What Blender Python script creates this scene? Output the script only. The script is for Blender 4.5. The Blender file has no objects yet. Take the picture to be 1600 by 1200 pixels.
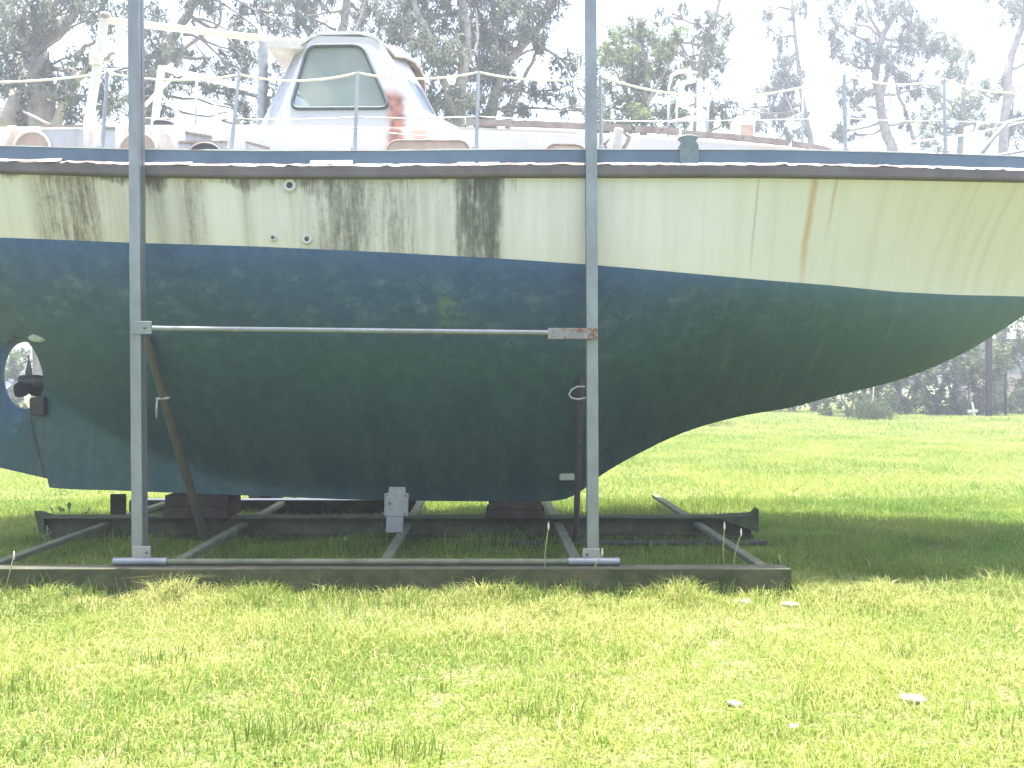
import bpy, bmesh, math, random
import numpy as np
from mathutils import Vector, Matrix

random.seed(7)
rng = np.random.default_rng(7)
scene = bpy.context.scene
COL = scene.collection
R = math.radians

# ------------------------------------------------------------------ camera
F = 1256.0            # focal length in pixels of a 1600 wide picture
EYE = 1.6
cam_d = bpy.data.cameras.new('camera')
cam_d.sensor_width = 36.0
cam_d.lens = 36.0 * F / 1600.0
cam_d.clip_start = 0.05
cam_d.clip_end = 2000.0
cam = bpy.data.objects.new('camera', cam_d)
cam.location = (0, 0, EYE)
cam.rotation_euler = (R(90), 0, 0)
COL.objects.link(cam)
scene.camera = cam

# ------------------------------------------------------------------ sky, sun, exposure
SUN_EL, SUN_AZ = R(86.0), R(10.0)       # azimuth from +Y towards +X
world = bpy.data.worlds.new('World')
scene.world = world
world.use_nodes = True
wn = world.node_tree
wn.nodes.clear()
sky = wn.nodes.new('ShaderNodeTexSky')
sky.sky_type = 'NISHITA'
sky.sun_disc = False
sky.sun_elevation = SUN_EL
sky.sun_rotation = SUN_AZ
sky.air_density = 1.0
sky.dust_density = 4.0
sky.ozone_density = 1.0
bg = wn.nodes.new('ShaderNodeBackground')
bg.inputs['Strength'].default_value = 0.15
wo = wn.nodes.new('ShaderNodeOutputWorld')
wn.links.new(sky.outputs[0], bg.inputs[0])
wn.links.new(bg.outputs[0], wo.inputs[0])

sun_d = bpy.data.lights.new('sun', 'SUN')
sun_d.energy = 4.6
sun_d.angle = R(0.53)
sun_d.color = (1.0, 0.96, 0.9)
sun = bpy.data.objects.new('sun', sun_d)
sdir = Vector((math.cos(SUN_EL) * math.sin(SUN_AZ), math.cos(SUN_EL) * math.cos(SUN_AZ), math.sin(SUN_EL)))
sun.rotation_euler = sdir.to_track_quat('Z', 'Y').to_euler()
sun.location = (3, 10, 20)
COL.objects.link(sun)

scene.view_settings.view_transform = 'Standard'
scene.view_settings.look = 'None'
scene.view_settings.gamma = 1.0
scene.view_settings.use_curve_mapping = False
scene.view_settings.exposure = 2.15


# ------------------------------------------------------------------ helpers
def P(px, py, Y):
    """a point seen at photo pixel px, py standing at distance Y"""
    return ((px - 800.0) * Y / F, Y, EYE - (py - 600.0) * Y / F)


def interp(x, tab):
    xs = [a for a, b in tab]
    ys = [b for a, b in tab]
    return float(np.interp(x, xs, ys))


def smooth_tab(tab):
    """monotone cubic (PCHIP) through a table"""
    xs = np.array([a for a, b in tab], float)
    ys = np.array([b for a, b in tab], float)
    h = np.diff(xs)
    d = np.diff(ys) / h
    m = np.zeros(len(xs))
    for i in range(1, len(xs) - 1):
        if d[i - 1] * d[i] > 0:
            w1 = 2 * h[i] + h[i - 1]
            w2 = h[i] + 2 * h[i - 1]
            m[i] = (w1 + w2) / (w1 / d[i - 1] + w2 / d[i])
    m[0] = d[0]
    m[-1] = d[-1]

    def f(x):
        x = min(max(x, xs[0]), xs[-1])
        i = int(min(max(np.searchsorted(xs, x) - 1, 0), len(xs) - 2))
        t = (x - xs[i]) / h[i]
        return ((1 + 2 * t) * (1 - t) ** 2 * ys[i] + t * (1 - t) ** 2 * h[i] * m[i]
                + t * t * (3 - 2 * t) * ys[i + 1] + t * t * (t - 1) * h[i] * m[i + 1])
    return f


def thing(name, loc, label, cat, group=None):
    o = bpy.data.objects.new(name, None)
    o.location = loc
    o.empty_display_size = 0.2
    COL.objects.link(o)
    tag(o, label, cat, group)
    return o


def tag(o, label=None, cat=None, group=None, kind=None):
    if label: o['label'] = label
    if cat: o['category'] = cat
    if group: o['group'] = group
    if kind: o['kind'] = kind
    return o


def attach(o, parent):
    if parent is not None:
        o.parent = parent
        if parent.type == 'EMPTY':
            o.matrix_parent_inverse = Matrix.Translation(-Vector(parent.location))


def link(name, me, mats, parent=None, smooth=False, angle=None):
    o = bpy.data.objects.new(name, me)
    if mats is not None:
        for m in (mats if isinstance(mats, (list, tuple)) else [mats]):
            if m is not None and len(me.materials) < 8:
                me.materials.append(m)
    if smooth:
        me.polygons.foreach_set('use_smooth', [True] * len(me.polygons))
        if angle:
            me.set_sharp_from_angle(angle=R(angle))
    COL.objects.link(o)
    attach(o, parent)
    return o


class MB:
    """collects shapes and links them as ONE mesh"""
    def __init__(self):
        self.v = []
        self.f = []
        self.mi = []

    def add(self, vs, fs, mi=0):
        k = len(self.v)
        self.v += [tuple(p) for p in vs]
        self.f += [tuple(i + k for i in q) for q in fs]
        self.mi += [mi] * len(fs)
        return self

    def box(self, x0, x1, y0, y1, z0, z1, mi=0, jit=0.0):
        vs = [(x, y, z) for x in (x0, x1) for y in (y0, y1) for z in (z0, z1)]
        if jit:
            vs = [tuple(c + random.uniform(-jit, jit) for c in p) for p in vs]
        return self.add(vs, [(0, 1, 3, 2), (4, 6, 7, 5), (0, 4, 5, 1), (2, 3, 7, 6), (0, 2, 6, 4), (1, 5, 7, 3)], mi)

    def bar(self, a, b, w, h, up=(0, 0, 1), mi=0):
        a, b = Vector(a), Vector(b)
        d = (b - a).normalized()
        s = d.cross(Vector(up)).normalized()
        u = s.cross(d).normalized()
        vs = []
        for p in (a, b):
            for i, j in ((-1, -1), (1, -1), (1, 1), (-1, 1)):
                vs.append(p + s * (i * w / 2) + u * (j * h / 2))
        return self.add(vs, [(3, 2, 1, 0), (4, 5, 6, 7), (0, 1, 5, 4), (1, 2, 6, 5), (2, 3, 7, 6), (3, 0, 4, 7)], mi)

    def tube(self, pts, r, n=8, mi=0, caps=True):
        pts = [Vector(p) for p in pts]
        rs = r if isinstance(r, (list, tuple)) else [r] * len(pts)
        vs, fs = [], []
        pu = None
        for i, p in enumerate(pts):
            a = pts[max(i - 1, 0)]
            b = pts[min(i + 1, len(pts) - 1)]
            d = (b - a).normalized()
            if pu is None:
                ref = Vector((0, 0, 1)) if abs(d.z) < 0.9 else Vector((1, 0, 0))
                u = d.cross(ref).normalized()
            else:
                u = (pu - d * pu.dot(d)).normalized()
            pu = u
            w = d.cross(u)
            for k in range(n):
                t = 2 * math.pi * k / n
                vs.append(p + (u * math.cos(t) + w * math.sin(t)) * rs[i])
        for i in range(len(pts) - 1):
            for k in range(n):
                a, b = i * n + k, i * n + (k + 1) % n
                fs.append((a, b, b + n, a + n))
        if caps:
            fs.append(tuple(range(n))[::-1])
            fs.append(tuple((len(pts) - 1) * n + k for k in range(n)))
        return self.add(vs, fs, mi)

    def prism(self, poly, y0, y1, mi=0):
        """poly in (x, z), extruded from y0 to y1"""
        n = len(poly)
        vs = [(x, y0, z) for x, z in poly] + [(x, y1, z) for x, z in poly]
        fs = [tuple(range(n))[::-1], tuple(range(n, 2 * n))]
        fs += [(i, (i + 1) % n, (i + 1) % n + n, i + n) for i in range(n)]
        return self.add(vs, fs, mi)

    def lathe(self, c, prof, axis='z', n=16, mi=0):
        """prof: (radius, along axis)"""
        vs, fs = [], []
        for r, h in prof:
            for k in range(n):
                t = 2 * math.pi * k / n
                a, b = r * math.cos(t), r * math.sin(t)
                if axis == 'z': vs.append((c[0] + a, c[1] + b, c[2] + h))
                elif axis == 'y': vs.append((c[0] + a, c[1] + h, c[2] + b))
                else: vs.append((c[0] + h, c[1] + a, c[2] + b))
        for i in range(len(prof) - 1):
            for k in range(n):
                a, b = i * n + k, i * n + (k + 1) % n
                fs.append((a, b, b + n, a + n))
        fs.append(tuple(range(n))[::-1])
        fs.append(tuple((len(prof) - 1) * n + k for k in range(n)))
        return self.add(vs, fs, mi)

    def build(self, name, mats, parent=None, smooth=False, angle=None, bevel=0.0):
        me = bpy.data.meshes.new(name)
        me.from_pydata(self.v, [], self.f)
        me.polygons.foreach_set('material_index', self.mi)
        bm = bmesh.new()
        bm.from_mesh(me)
        bmesh.ops.recalc_face_normals(bm, faces=bm.faces)
        if bevel:
            bmesh.ops.bevel(bm, geom=list(bm.edges), offset=bevel, segments=1, affect='EDGES', clamp_overlap=True)
        bm.to_mesh(me)
        bm.free()
        return link(name, me, mats, parent, smooth, angle)


# ------------------------------------------------------------------ materials
class NT:
    def __init__(self, name):
        self.m = bpy.data.materials.new(name)
        self.m.use_nodes = True
        self.t = self.m.node_tree
        self.t.nodes.clear()
        self.out = self.t.nodes.new('ShaderNodeOutputMaterial')
        self.tc = self.t.nodes.new('ShaderNodeTexCoord')
        self.co = self.tc.outputs['Object']

    def n(self, typ, **kw):
        nd = self.t.nodes.new('ShaderNode' + typ)
        for k, v in kw.items():
            setattr(nd, k, v)
        return nd

    def put(self, sock, v):
        if hasattr(v, 'links') or isinstance(v, bpy.types.NodeSocket):
            self.t.links.new(v, sock)
        else:
            if isinstance(v, (tuple, list)) and len(v) == 3 and sock.type == 'RGBA':
                v = (*v, 1)
            sock.default_value = v

    def math(self, op, a, b=0.0, c=None, clamp=False):
        nd = self.n('Math', operation=op, use_clamp=clamp)
        self.put(nd.inputs[0], a)
        self.put(nd.inputs[1], b)
        if c is not None: self.put(nd.inputs[2], c)
        return nd.outputs[0]

    def mix(self, f, a, b, blend='MIX'):
        nd = self.n('MixRGB', blend_type=blend)
        self.put(nd.inputs[0], f)
        self.put(nd.inputs[1], a)
        self.put(nd.inputs[2], b)
        return nd.outputs[0]

    def scale(self, s, src=None):
        nd = self.n('Mapping')
        self.put(nd.inputs['Vector'], src or self.co)
        nd.inputs['Scale'].default_value = s
        return nd.outputs[0]

    def noise(self, scale, detail=4, rough=0.6, vec=None, dist=0.0):
        nd = self.n('TexNoise')
        self.put(nd.inputs['Vector'], vec or self.co)
        nd.inputs['Scale'].default_value = scale
        nd.inputs['Detail'].default_value = detail
        nd.inputs['Roughness'].default_value = rough
        nd.inputs['Distortion'].default_value = dist
        return nd.outputs['Fac']

    def ramp(self, f, stops, interp='LINEAR'):
        nd = self.n('ValToRGB')
        cr = nd.color_ramp
        cr.interpolation = interp
        while len(cr.elements) < len(stops):
            cr.elements.new(0.5)
        for e, (p, c) in zip(cr.elements, stops):
            e.position = p
            e.color = (c, c, c, 1) if isinstance(c, (int, float)) else (*c, 1)
        self.put(nd.inputs[0], f)
        return nd.outputs[0]

    def step(self, f, lo, hi):
        nd = self.n('MapRange', interpolation_type='SMOOTHSTEP')
        self.put(nd.inputs[0], f)
        nd.inputs[1].default_value = lo
        nd.inputs[2].default_value = hi
        return nd.outputs[0]

    def attr(self, name):
        nd = self.n('Attribute', attribute_name=name)
        return nd.outputs['Fac']

    def xyz(self):
        nd = self.n('SeparateXYZ')
        self.put(nd.inputs[0], self.co)
        return nd.outputs

    def bump(self, h, strength=0.3, dist=0.02):
        nd = self.n('Bump')
        nd.inputs['Strength'].default_value = strength
        nd.inputs['Distance'].default_value = dist
        self.put(nd.inputs['Height'], h)
        return nd.outputs[0]

    def principled(self, col, rough=0.6, metal=0.0, spec=0.5, normal=None, alpha=None):
        nd = self.n('BsdfPrincipled')
        self.put(nd.inputs['Base Color'], col)
        self.put(nd.inputs['Roughness'], rough)
        self.put(nd.inputs['Metallic'], metal)
        nd.inputs['Specular IOR Level'].default_value = spec
        if normal is not None: self.put(nd.inputs['Normal'], normal)
        if alpha is not None: self.put(nd.inputs['Alpha'], alpha)
        self.t.links.new(nd.outputs[0], self.out.inputs[0])
        return nd


def mottled(name, c1, c2, scale=6, rough=0.7, metal=0.0, spec=0.4, c3=None, s3=20, t3=(0.6, 0.7), bump=0.2):
    t = NT(name)
    n1 = t.noise(scale, 6, 0.65)
    col = t.mix(t.step(n1, 0.3, 0.7), c1, c2)
    if c3 is not None:
        col = t.mix(t.step(t.noise(s3, 5, 0.7), *t3), col, c3)
    t.principled(col, rough, metal, spec, t.bump(t.noise(scale * 6, 4), bump, 0.01))
    return t.m


# topsides: weathered cream paint with mildew and rust runs
def make_topside():
    t = NT('weathered_cream_paint')
    x, y, z = t.xyz()
    x = t.math('MULTIPLY', x, 1.09)
    v = t.attr('above')                     # 0 at the waterline, 1 under the rail
    base = t.mix(t.noise(0.8, 4, 0.6), (0.60, 0.585, 0.56), (0.53, 0.515, 0.48))
    # yellowing towards the foot of the topsides
    foot = t.math('MULTIPLY', t.step(v, 0.55, 0.0), 0.35)
    base = t.mix(foot, base, (0.53, 0.50, 0.37))
    # soft vertical wash
    wash = t.noise(1.0, 5, 0.6, t.scale((7, 1, 0.35)))
    base = t.mix(t.math('MULTIPLY', t.step(wash, 0.45, 0.75), 0.35), base, (0.40, 0.39, 0.30))
    zone_x = t.math('DIVIDE', t.math('ADD', x, 6.0), 12.0)
    zones = [(-6, .35), (-4.35, .1), (-4.2, .72), (-3.95, .85), (-3.72, .9), (-3.6, .5), (-3.35, .35), (-3.2, .1),
             (-3.06, .75), (-2.97, .3), (-2.8, .75), (-2.68, .68), (-2.6, .06), (-2.36, .08), (-2.3, .6), (-2.2, .1), (-1.98, .35),
             (-1.75, .5), (-1.55, .85), (-1.36, .92), (-1.2, .65), (-.98, .75), (-.75, .5), (-.52, .45), (-.46, 1), (-.12, 1),
             (-.05, .25), (.4, .18), (1.5, .05), (6, .1)]
    zone = t.ramp(zone_x, [((a + 6) / 12, b) for a, b in zones])
    st = t.noise(1.0, 8, 0.72, t.scale((16, 1, 1.7)), 0.5)
    sp = t.noise(26, 6, 0.75, t.scale((1.0, 1, 0.55)))
    s = t.math('ADD', t.math('MULTIPLY', st, 0.5), t.math('MULTIPLY', sp, 0.5))
    thr = t.math('SUBTRACT', 0.83, t.math('MULTIPLY', zone, 0.46))
    m = t.math('MULTIPLY', t.math('SUBTRACT', s, thr), 4.2, clamp=True)
    film = t.math('MULTIPLY', zone, t.math('ADD', 0.32, t.math('MULTIPLY', t.step(st, 0.3, 0.65), 0.66)))
    brown = t.mix(t.step(x, -3.2, -1.4), (0.20, 0.17, 0.115), (0.20, 0.195, 0.15))
    col = t.mix(film, base, brown)
    col = t.mix(t.math('MULTIPLY', m, 0.88), col, (0.055, 0.058, 0.048))
    ln = t.noise(1.0, 6, 0.8, t.scale((55, 1, 0.9)))
    lm = t.math('MULTIPLY', t.step(ln, 0.56, 0.68), t.math('MULTIPLY', t.step(zone, 0.12, 0.7), t.step(v, 0.0, 0.9)))
    col = t.mix(t.math('MULTIPLY', lm, 0.75), col, (0.07, 0.065, 0.055))
    blot = t.noise(34, 7, 0.8, t.scale((1, 1, 0.6)))
    bm_ = t.math('MULTIPLY', t.step(blot, 0.54, 0.66), t.step(zone, 0.25, 0.8))
    col = t.mix(t.math('MULTIPLY', bm_, 0.6), col, (0.09, 0.08, 0.055))
    # the almost black patch below the scupper
    patch = t.math('MULTIPLY', t.step(x, -0.5, -0.42), t.step(x, -0.06, -0.13))
    pm = t.math('MULTIPLY', patch, t.step(t.noise(9, 6, 0.7, t.scale((1.3, 1, 0.5))), 0.33, 0.6))
    pm = t.math('MULTIPLY', pm, t.step(v, -0.35, 0.75))
    col = t.mix(t.math('MULTIPLY', pm, 0.9), col, (0.05, 0.065, 0.05))
    # mildew drips from the rail, with the rail's own shadow painted in
    dn = t.noise(1.0, 8, 0.85, t.scale((38, 1, 1.6)))
    dn = t.math('MULTIPLY', dn, t.math('ADD', 0.35, t.step(t.noise(2.2, 3), 0.35, 0.65)))
    lim = t.math('ADD', 0.74, t.math('MULTIPLY', t.math('SUBTRACT', 0.62, dn), 0.75))
    lim = t.math('ADD', lim, t.math('MULTIPLY', t.step(x, 0.0, 1.0), 0.5))
    dm = t.math('MULTIPLY', t.math('SUBTRACT', v, lim), 5.0, clamp=True)
    col = t.mix(t.math('MULTIPLY', dm, 0.85), col, (0.06, 0.055, 0.05))
    # rust runs
    wob = t.math('MULTIPLY', t.math('SUBTRACT', t.noise(3.0, 3), 0.5), 0.05)
    xx = t.math('ADD', x, wob)
    for cx, w, lo, k, cc in ((2.63, 0.055, 0.0, 0.75, (0.42, 0.25, 0.12)), (2.83, 0.03, 0.45, 0.6, (0.40, 0.26, 0.13)),
                             (2.12, 0.018, 0.05, 0.6, (0.34, 0.27, 0.17)), (4.3, 0.05, 0.0, 0.25, (0.36, 0.33, 0.24)), (4.75, 0.07, 0.0, 0.28, (0.33, 0.31, 0.25))):
        g = t.math('ABSOLUTE', t.math('SUBTRACT', xx, cx))
        g = t.math('MULTIPLY', t.step(g, w, 0.0), k)
        g = t.math('MULTIPLY', g, t.step(v, lo - 0.25, lo + 0.5))
        col = t.mix(g, col, cc)
    # scuffs
    sc = t.noise(1.0, 5, 0.7, t.scale((5, 1, 16)), 1.5)
    col = t.mix(t.math('MULTIPLY', t.step(sc, 0.70, 0.78), 0.45), col, (0.16, 0.17, 0.14))
    t.principled(col, 0.45, 0, 0.4, t.bump(t.noise(3, 3), 0.15, 0.03))
    return t.m


def make_antifoul():
    t = NT('faded_blue_green_antifouling')
    x, y, z = t.xyz()
    v = t.attr('below')                     # 0 at the waterline, 1 at the keel
    n1 = t.noise(1.1, 6, 0.65, t.scale((1, 1, 1.6)))
    n2 = t.noise(9, 7, 0.7)
    blue = t.mix(t.step(n2, 0.3, 0.7), (0.024, 0.062, 0.135), (0.042, 0.088, 0.170))
    green = t.mix(t.step(n2, 0.3, 0.7), (0.024, 0.066, 0.076), (0.042, 0.096, 0.104))
    k = t.math('ADD', v, t.math('MULTIPLY', t.math('SUBTRACT', n1, 0.5), 0.6))
    k = t.math('ADD', k, t.math('MULTIPLY', t.step(x, 1.0, 5.0), 0.2))
    col = t.mix(t.step(k, 0.0, 0.5), blue, green)
    # chalky worn patches below the waterline
    w = t.noise(4.5, 9, 0.78, t.scale((1, 1, 1.5)))
    band = t.math('MULTIPLY', t.step(v, 0.02, 0.12), t.step(v, 0.5, 0.2))
    wm = t.math('MULTIPLY', t.step(w, 0.48, 0.72), band)
    col = t.mix(t.math('MULTIPLY', wm, 0.5), col, (0.16, 0.23, 0.235))
    w2 = t.noise(14, 6, 0.8, t.scale((1, 1, 0.8)))
    col = t.mix(t.math('MULTIPLY', t.step(w2, 0.68, 0.8), 0.6), col, (0.20, 0.255, 0.235))
    col = t.mix(t.step(v, 0.55, 0.85), col, t.mix(t.step(n2, 0.3, 0.7), (0.034, 0.074, 0.066), (0.054, 0.102, 0.086)))
    rv = t.noise(1.0, 4, 0.6, t.scale((2.6, 1, 0.22)))
    col = t.mix(t.math('MULTIPLY', t.math('MULTIPLY', t.step(rv, 0.5, 0.68), t.step(v, 0.3, 0.7)), 0.55), col, (0.018, 0.056, 0.076))
    # runs on the fin
    r = t.noise(1.0, 6, 0.7, t.scale((5, 1, 0.35)))
    rb = t.math('MULTIPLY', t.step(r, 0.40, 0.66), t.step(v, 0.35, 0.75))
    col = t.mix(t.math('MULTIPLY', rb, 0.55), col, (0.022, 0.054, 0.068))
    r2 = t.noise(1.0, 6, 0.7, t.scale((9, 3, 0.6)))
    col = t.mix(t.math('MULTIPLY', t.step(r2, 0.6, 0.8), 0.35), col, (0.09, 0.13, 0.11))
    # diagonal brush and run marks forward
    dg = t.noise(1.0, 6, 0.7, t.scale((3.2, 1, 3.2)), 0.4)
    rot = t.n('Mapping')
    t.put(rot.inputs['Vector'], t.co)
    rot.inputs['Rotation'].default_value = (0, R(32), 0)
    rot.inputs['Scale'].default_value = (9, 1, 0.7)
    dr = t.noise(1.0, 7, 0.75, rot.outputs[0])
    fm = t.math('MULTIPLY', t.step(dr, 0.50, 0.72), t.step(x, 0.6, 2.2))
    col = t.mix(t.math('MULTIPLY', t.step(x, 1.0, 3.5), 0.55), col, (0.060, 0.125, 0.135))
    col = t.mix(t.math('MULTIPLY', fm, 0.5), col, (0.115, 0.175, 0.16))
    fs_ = t.noise(60, 5, 0.8, t.scale((1, 1, 0.45)))
    col = t.mix(t.math('MULTIPLY', t.step(fs_, 0.50, 0.72), 0.35), col, (0.012, 0.028, 0.035))
    col = t.mix(t.math('MULTIPLY', t.step(t.noise(95, 4, 0.8), 0.58, 0.75), 0.3), col, (0.13, 0.19, 0.19))
    # flakes
    fl = t.noise(22, 4, 0.6, t.scale((1, 1, 0.6)))
    col = t.mix(t.step(fl, 0.765, 0.79), col, (0.32, 0.38, 0.35))
    # yellow-green scrape amidships
    ym = t.math('MULTIPLY', t.step(t.math('ABSOLUTE', t.math('SUBTRACT', x, -0.52)), 0.12, 0.05),
                t.step(t.math('ABSOLUTE', t.math('SUBTRACT', z, 2.2)), 0.16, 0.07))
    ym = t.math('MULTIPLY', ym, t.step(t.noise(12, 5, 0.7), 0.38, 0.6))
    col = t.mix(t.math('MULTIPLY', ym, 0.55), col, (0.13, 0.17, 0.085))
    t.principled(col, 0.62, 0, 0.35, t.bump(t.math('ADD', n2, t.math('MULTIPLY', fl, 0.5)), 0.35, 0.012))
    return t.m


def make_galv(name='galvanised_steel', tint=(0.235, 0.255, 0.262), rust=0.0):
    t = NT(name)
    n = t.noise(5, 6, 0.7, t.scale((1, 1, 0.5)))
    col = t.mix(t.step(n, 0.3, 0.7), tuple(c * 0.72 for c in tint), tint)
    col = t.mix(t.math('MULTIPLY', t.step(t.noise(40, 4, 0.7), 0.55, 0.75), 0.4), col, tuple(c * 0.5 for c in tint))
    if rust:
        r = t.step(t.noise(9, 6, 0.7), 0.62 - rust, 0.72 - rust)
        col = t.mix(t.math('MULTIPLY', r, 0.9), col, (0.16, 0.06, 0.03))
    t.principled(col, 0.5, 0.55, 0.5, t.bump(t.noise(60, 3), 0.1, 0.004))
    return t.m


def make_flaked():
    """white paint flaking off brown timber and rust"""
    t = NT('flaking_white_ledge_paint')
    x, y, z = t.xyz()
    n = t.noise(1.0, 7, 0.75, t.scale((7, 7, 40)))
    big = t.noise(0.9, 3, 0.5)
    m = t.step(t.math('ADD', n, t.math('MULTIPLY', t.math('SUBTRACT', big, 0.5), 0.7)), 0.45, 0.55)
    col = t.mix(t.step(t.noise(30, 5, 0.7), 0.4, 0.7), (0.16, 0.10, 0.075), (0.30, 0.20, 0.16))
    wht = t.mix(t.step(t.noise(5, 5), 0.5, 0.75), (0.66, 0.64, 0.61), (0.50, 0.37, 0.31))
    col = t.mix(m, col, wht)
    t.principled(col, 0.7, 0, 0.3, t.bump(m, 0.5, 0.01))
    return t.m


def make_stained_white(name='stained_white_gelcoat', amount=0.5, rust=False):
    t = NT(name)
    x, y, z = t.xyz()
    col = t.mix(t.noise(1.5, 5, 0.6), (0.44, 0.44, 0.45), (0.36, 0.355, 0.355))
    s = t.noise(1.0, 7, 0.72, t.scale((5, 5, 1.0)), 0.6)
    aft = t.math('MULTIPLY', t.math('ADD', 0.25, t.step(x, -1.8, -3.4)), amount)
    col = t.mix(t.math('MULTIPLY', t.step(s, 0.45, 0.72), aft, clamp=True), col, (0.33, 0.25, 0.17))
    col = t.mix(t.math('MULTIPLY', t.step(t.noise(7, 7, 0.75), 0.60, 0.75), aft, clamp=True), col, (0.16, 0.12, 0.10))
    if rust:
        wob = t.math('MULTIPLY', t.math('SUBTRACT', t.noise(5.0, 4, 0.7), 0.5), 0.16)
        spread = t.math('MULTIPLY', t.math('SUBTRACT', 4.32, z), 0.24)
        d = t.math('SUBTRACT', t.math('ADD', x, wob), t.math('ADD', -1.08, t.math('MULTIPLY', spread, 0.5)))
        m = t.step(t.math('ABSOLUTE', d), t.math('ADD', 0.0, 0.0) if False else 0.115, 0.035)
        m = t.math('MULTIPLY', m, t.step(z, 4.27, 4.15))
        m = t.math('MULTIPLY', m, t.step(t.noise(1.0, 6, 0.7, t.scale((14, 6, 3))), 0.22, 0.42))
        rc = t.mix(t.step(t.noise(12, 5, 0.7), 0.4, 0.6), (0.30, 0.11, 0.06), (0.14, 0.05, 0.035))
        col = t.mix(t.math('MULTIPLY', m, 0.92), col, rc)
        # paler second run
        d2 = t.math('ABSOLUTE', t.math('SUBTRACT', t.math('ADD', x, wob), -0.80))
        m2 = t.math('MULTIPLY', t.step(d2, 0.12, 0.02), t.step(z, 3.92, 3.8))
        col = t.mix(t.math('MULTIPLY', m2, 0.7), col, (0.40, 0.18, 0.11))
    t.principled(col, 0.45, 0, 0.4, t.bump(t.noise(25, 4), 0.12, 0.006))
    return t.m


def make_pane(name, col, clear):
    t = NT(name)
    n = t.noise(2.5, 6, 0.7)
    c = t.mix(n, col, tuple(min(1, k * 1.5) for k in col))
    d = t.n('BsdfPrincipled')
    t.put(d.inputs['Base Color'], c)
    d.inputs['Roughness'].default_value = 0.12
    tr = t.n('BsdfTransparent')
    tl = t.n('BsdfTranslucent')
    t.put(tl.inputs[0], c)
    a = t.n('MixShader'); a.inputs[0].default_value = 0.5
    t.t.links.new(d.outputs[0], a.inputs[1]); t.t.links.new(tl.outputs[0], a.inputs[2])
    b = t.n('MixShader'); b.inputs[0].default_value = clear
    t.t.links.new(a.outputs[0], b.inputs[1]); t.t.links.new(tr.outputs[0], b.inputs[2])
    t.t.links.new(b.outputs[0], t.out.inputs[0])
    return t.m


def make_leaf(name, c1, c2, trans=0.45, c3=None, attr='tone', rough=0.5):
    t = NT(name)
    a = t.attr(attr)
    stops = [(0.0, c1), (0.75 if c3 else 1.0, c2)]
    if c3: stops.append((1.0, c3))
    col = t.ramp(a, stops)
    d = t.n('BsdfPrincipled')
    t.put(d.inputs['Base Color'], col)
    d.inputs['Roughness'].default_value = rough
    d.inputs['Specular IOR Level'].default_value = 0.25
    tl = t.n('BsdfTranslucent')
    t.put(tl.inputs[0], col)
    m = t.n('MixShader'); m.inputs[0].default_value = trans
    t.t.links.new(d.outputs[0], m.inputs[1]); t.t.links.new(tl.outputs[0], m.inputs[2])
    t.t.links.new(m.outputs[0], t.out.inputs[0])
    return t.m


def make_ground():
    t = NT('lawn_ground')
    n = t.noise(0.35, 6, 0.65)
    f = t.noise(45, 6, 0.75)
    g = t.noise(6, 6, 0.7)
    col = t.mix(t.step(n, 0.35, 0.65), (0.115, 0.165, 0.035), (0.155, 0.185, 0.045))
    col = t.mix(t.math('MULTIPLY', t.step(g, 0.45, 0.65), 0.7), col, (0.30, 0.25, 0.15))
    col = t.mix(t.math('MULTIPLY', t.step(f, 0.42, 0.62), 0.85), col, (0.045, 0.060, 0.018))
    t.principled(col, 0.95, 0, 0.1, t.bump(f, 0.6, 0.03))
    return t.m


M = {}
M['topside'] = make_topside()
M['antifoul'] = make_antifoul()
M['galv'] = make_galv()
M['galv_rust'] = make_galv('galvanised_steel_rusted', (0.25, 0.25, 0.245), 0.16)
M['cross'] = mottled('dull_cross_member_steel', (0.16, 0.17, 0.115), (0.10, 0.11, 0.065), 6, 0.9, 0.0, 0.08)
M['plate'] = make_galv('weathered_aluminium_plate', (0.34, 0.34, 0.32), 0.0)
M['beam'] = mottled('mossy_dark_steel', (0.038, 0.046, 0.020), (0.085, 0.088, 0.045), 4.5, 0.95, 0.0, 0.08, (0.11, 0.085, 0.05), 8, (0.55, 0.7), 0.5)
M['flange'] = mottled('scuffed_steel_flange', (0.085, 0.088, 0.055), (0.050, 0.056, 0.032), 5, 0.95, 0.0, 0.4, (0.17, 0.11, 0.07), 7, (0.55, 0.7))
M['rail'] = mottled('weathered_rail_timber', (0.085, 0.075, 0.078), (0.13, 0.118, 0.12), 2.5, 0.8, 0, 0.3, (0.11, 0.095, 0.095), 9, (0.5, 0.7), 0.05)
M['ledge'] = make_flaked()
M['bulwark'] = mottled('faded_blue_bulwark_paint', (0.072, 0.105, 0.158), (0.098, 0.135, 0.188), 2.5, 0.6, 0, 0.35, (0.10, 0.14, 0.19), 12, (0.62, 0.72))
M['deck'] = mottled('grey_deck_paint', (0.24, 0.23, 0.215), (0.17, 0.165, 0.155), 3)
M['white'] = make_stained_white('stained_white_gelcoat', 1.3, True)
M['house'] = make_stained_white('white_wheelhouse_gelcoat', 0.25, True)
M['white_paint'] = mottled('chalky_white_paint', (0.62, 0.60, 0.58), (0.50, 0.47, 0.43), 5, 0.6)
M['brown_white'] = mottled('peeling_white_visor', (0.48, 0.44, 0.41), (0.36, 0.27, 0.22), 6, 0.7)
M['fairlead'] = mottled('grey_green_casting', (0.10, 0.135, 0.165), (0.16, 0.19, 0.20), 12, 0.7)
M['outlet'] = mottled('grey_outlet_fitting', (0.50, 0.50, 0.49), (0.40, 0.40, 0.39), 20, 0.5)
M['cream_pole'] = mottled('cream_painted_spar', (0.74, 0.70, 0.58), (0.60, 0.55, 0.44), 4, 0.55)
M['brown_cover'] = mottled('brown_window_cover', (0.34, 0.25, 0.20), (0.44, 0.34, 0.28), 6, 0.7)
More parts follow.
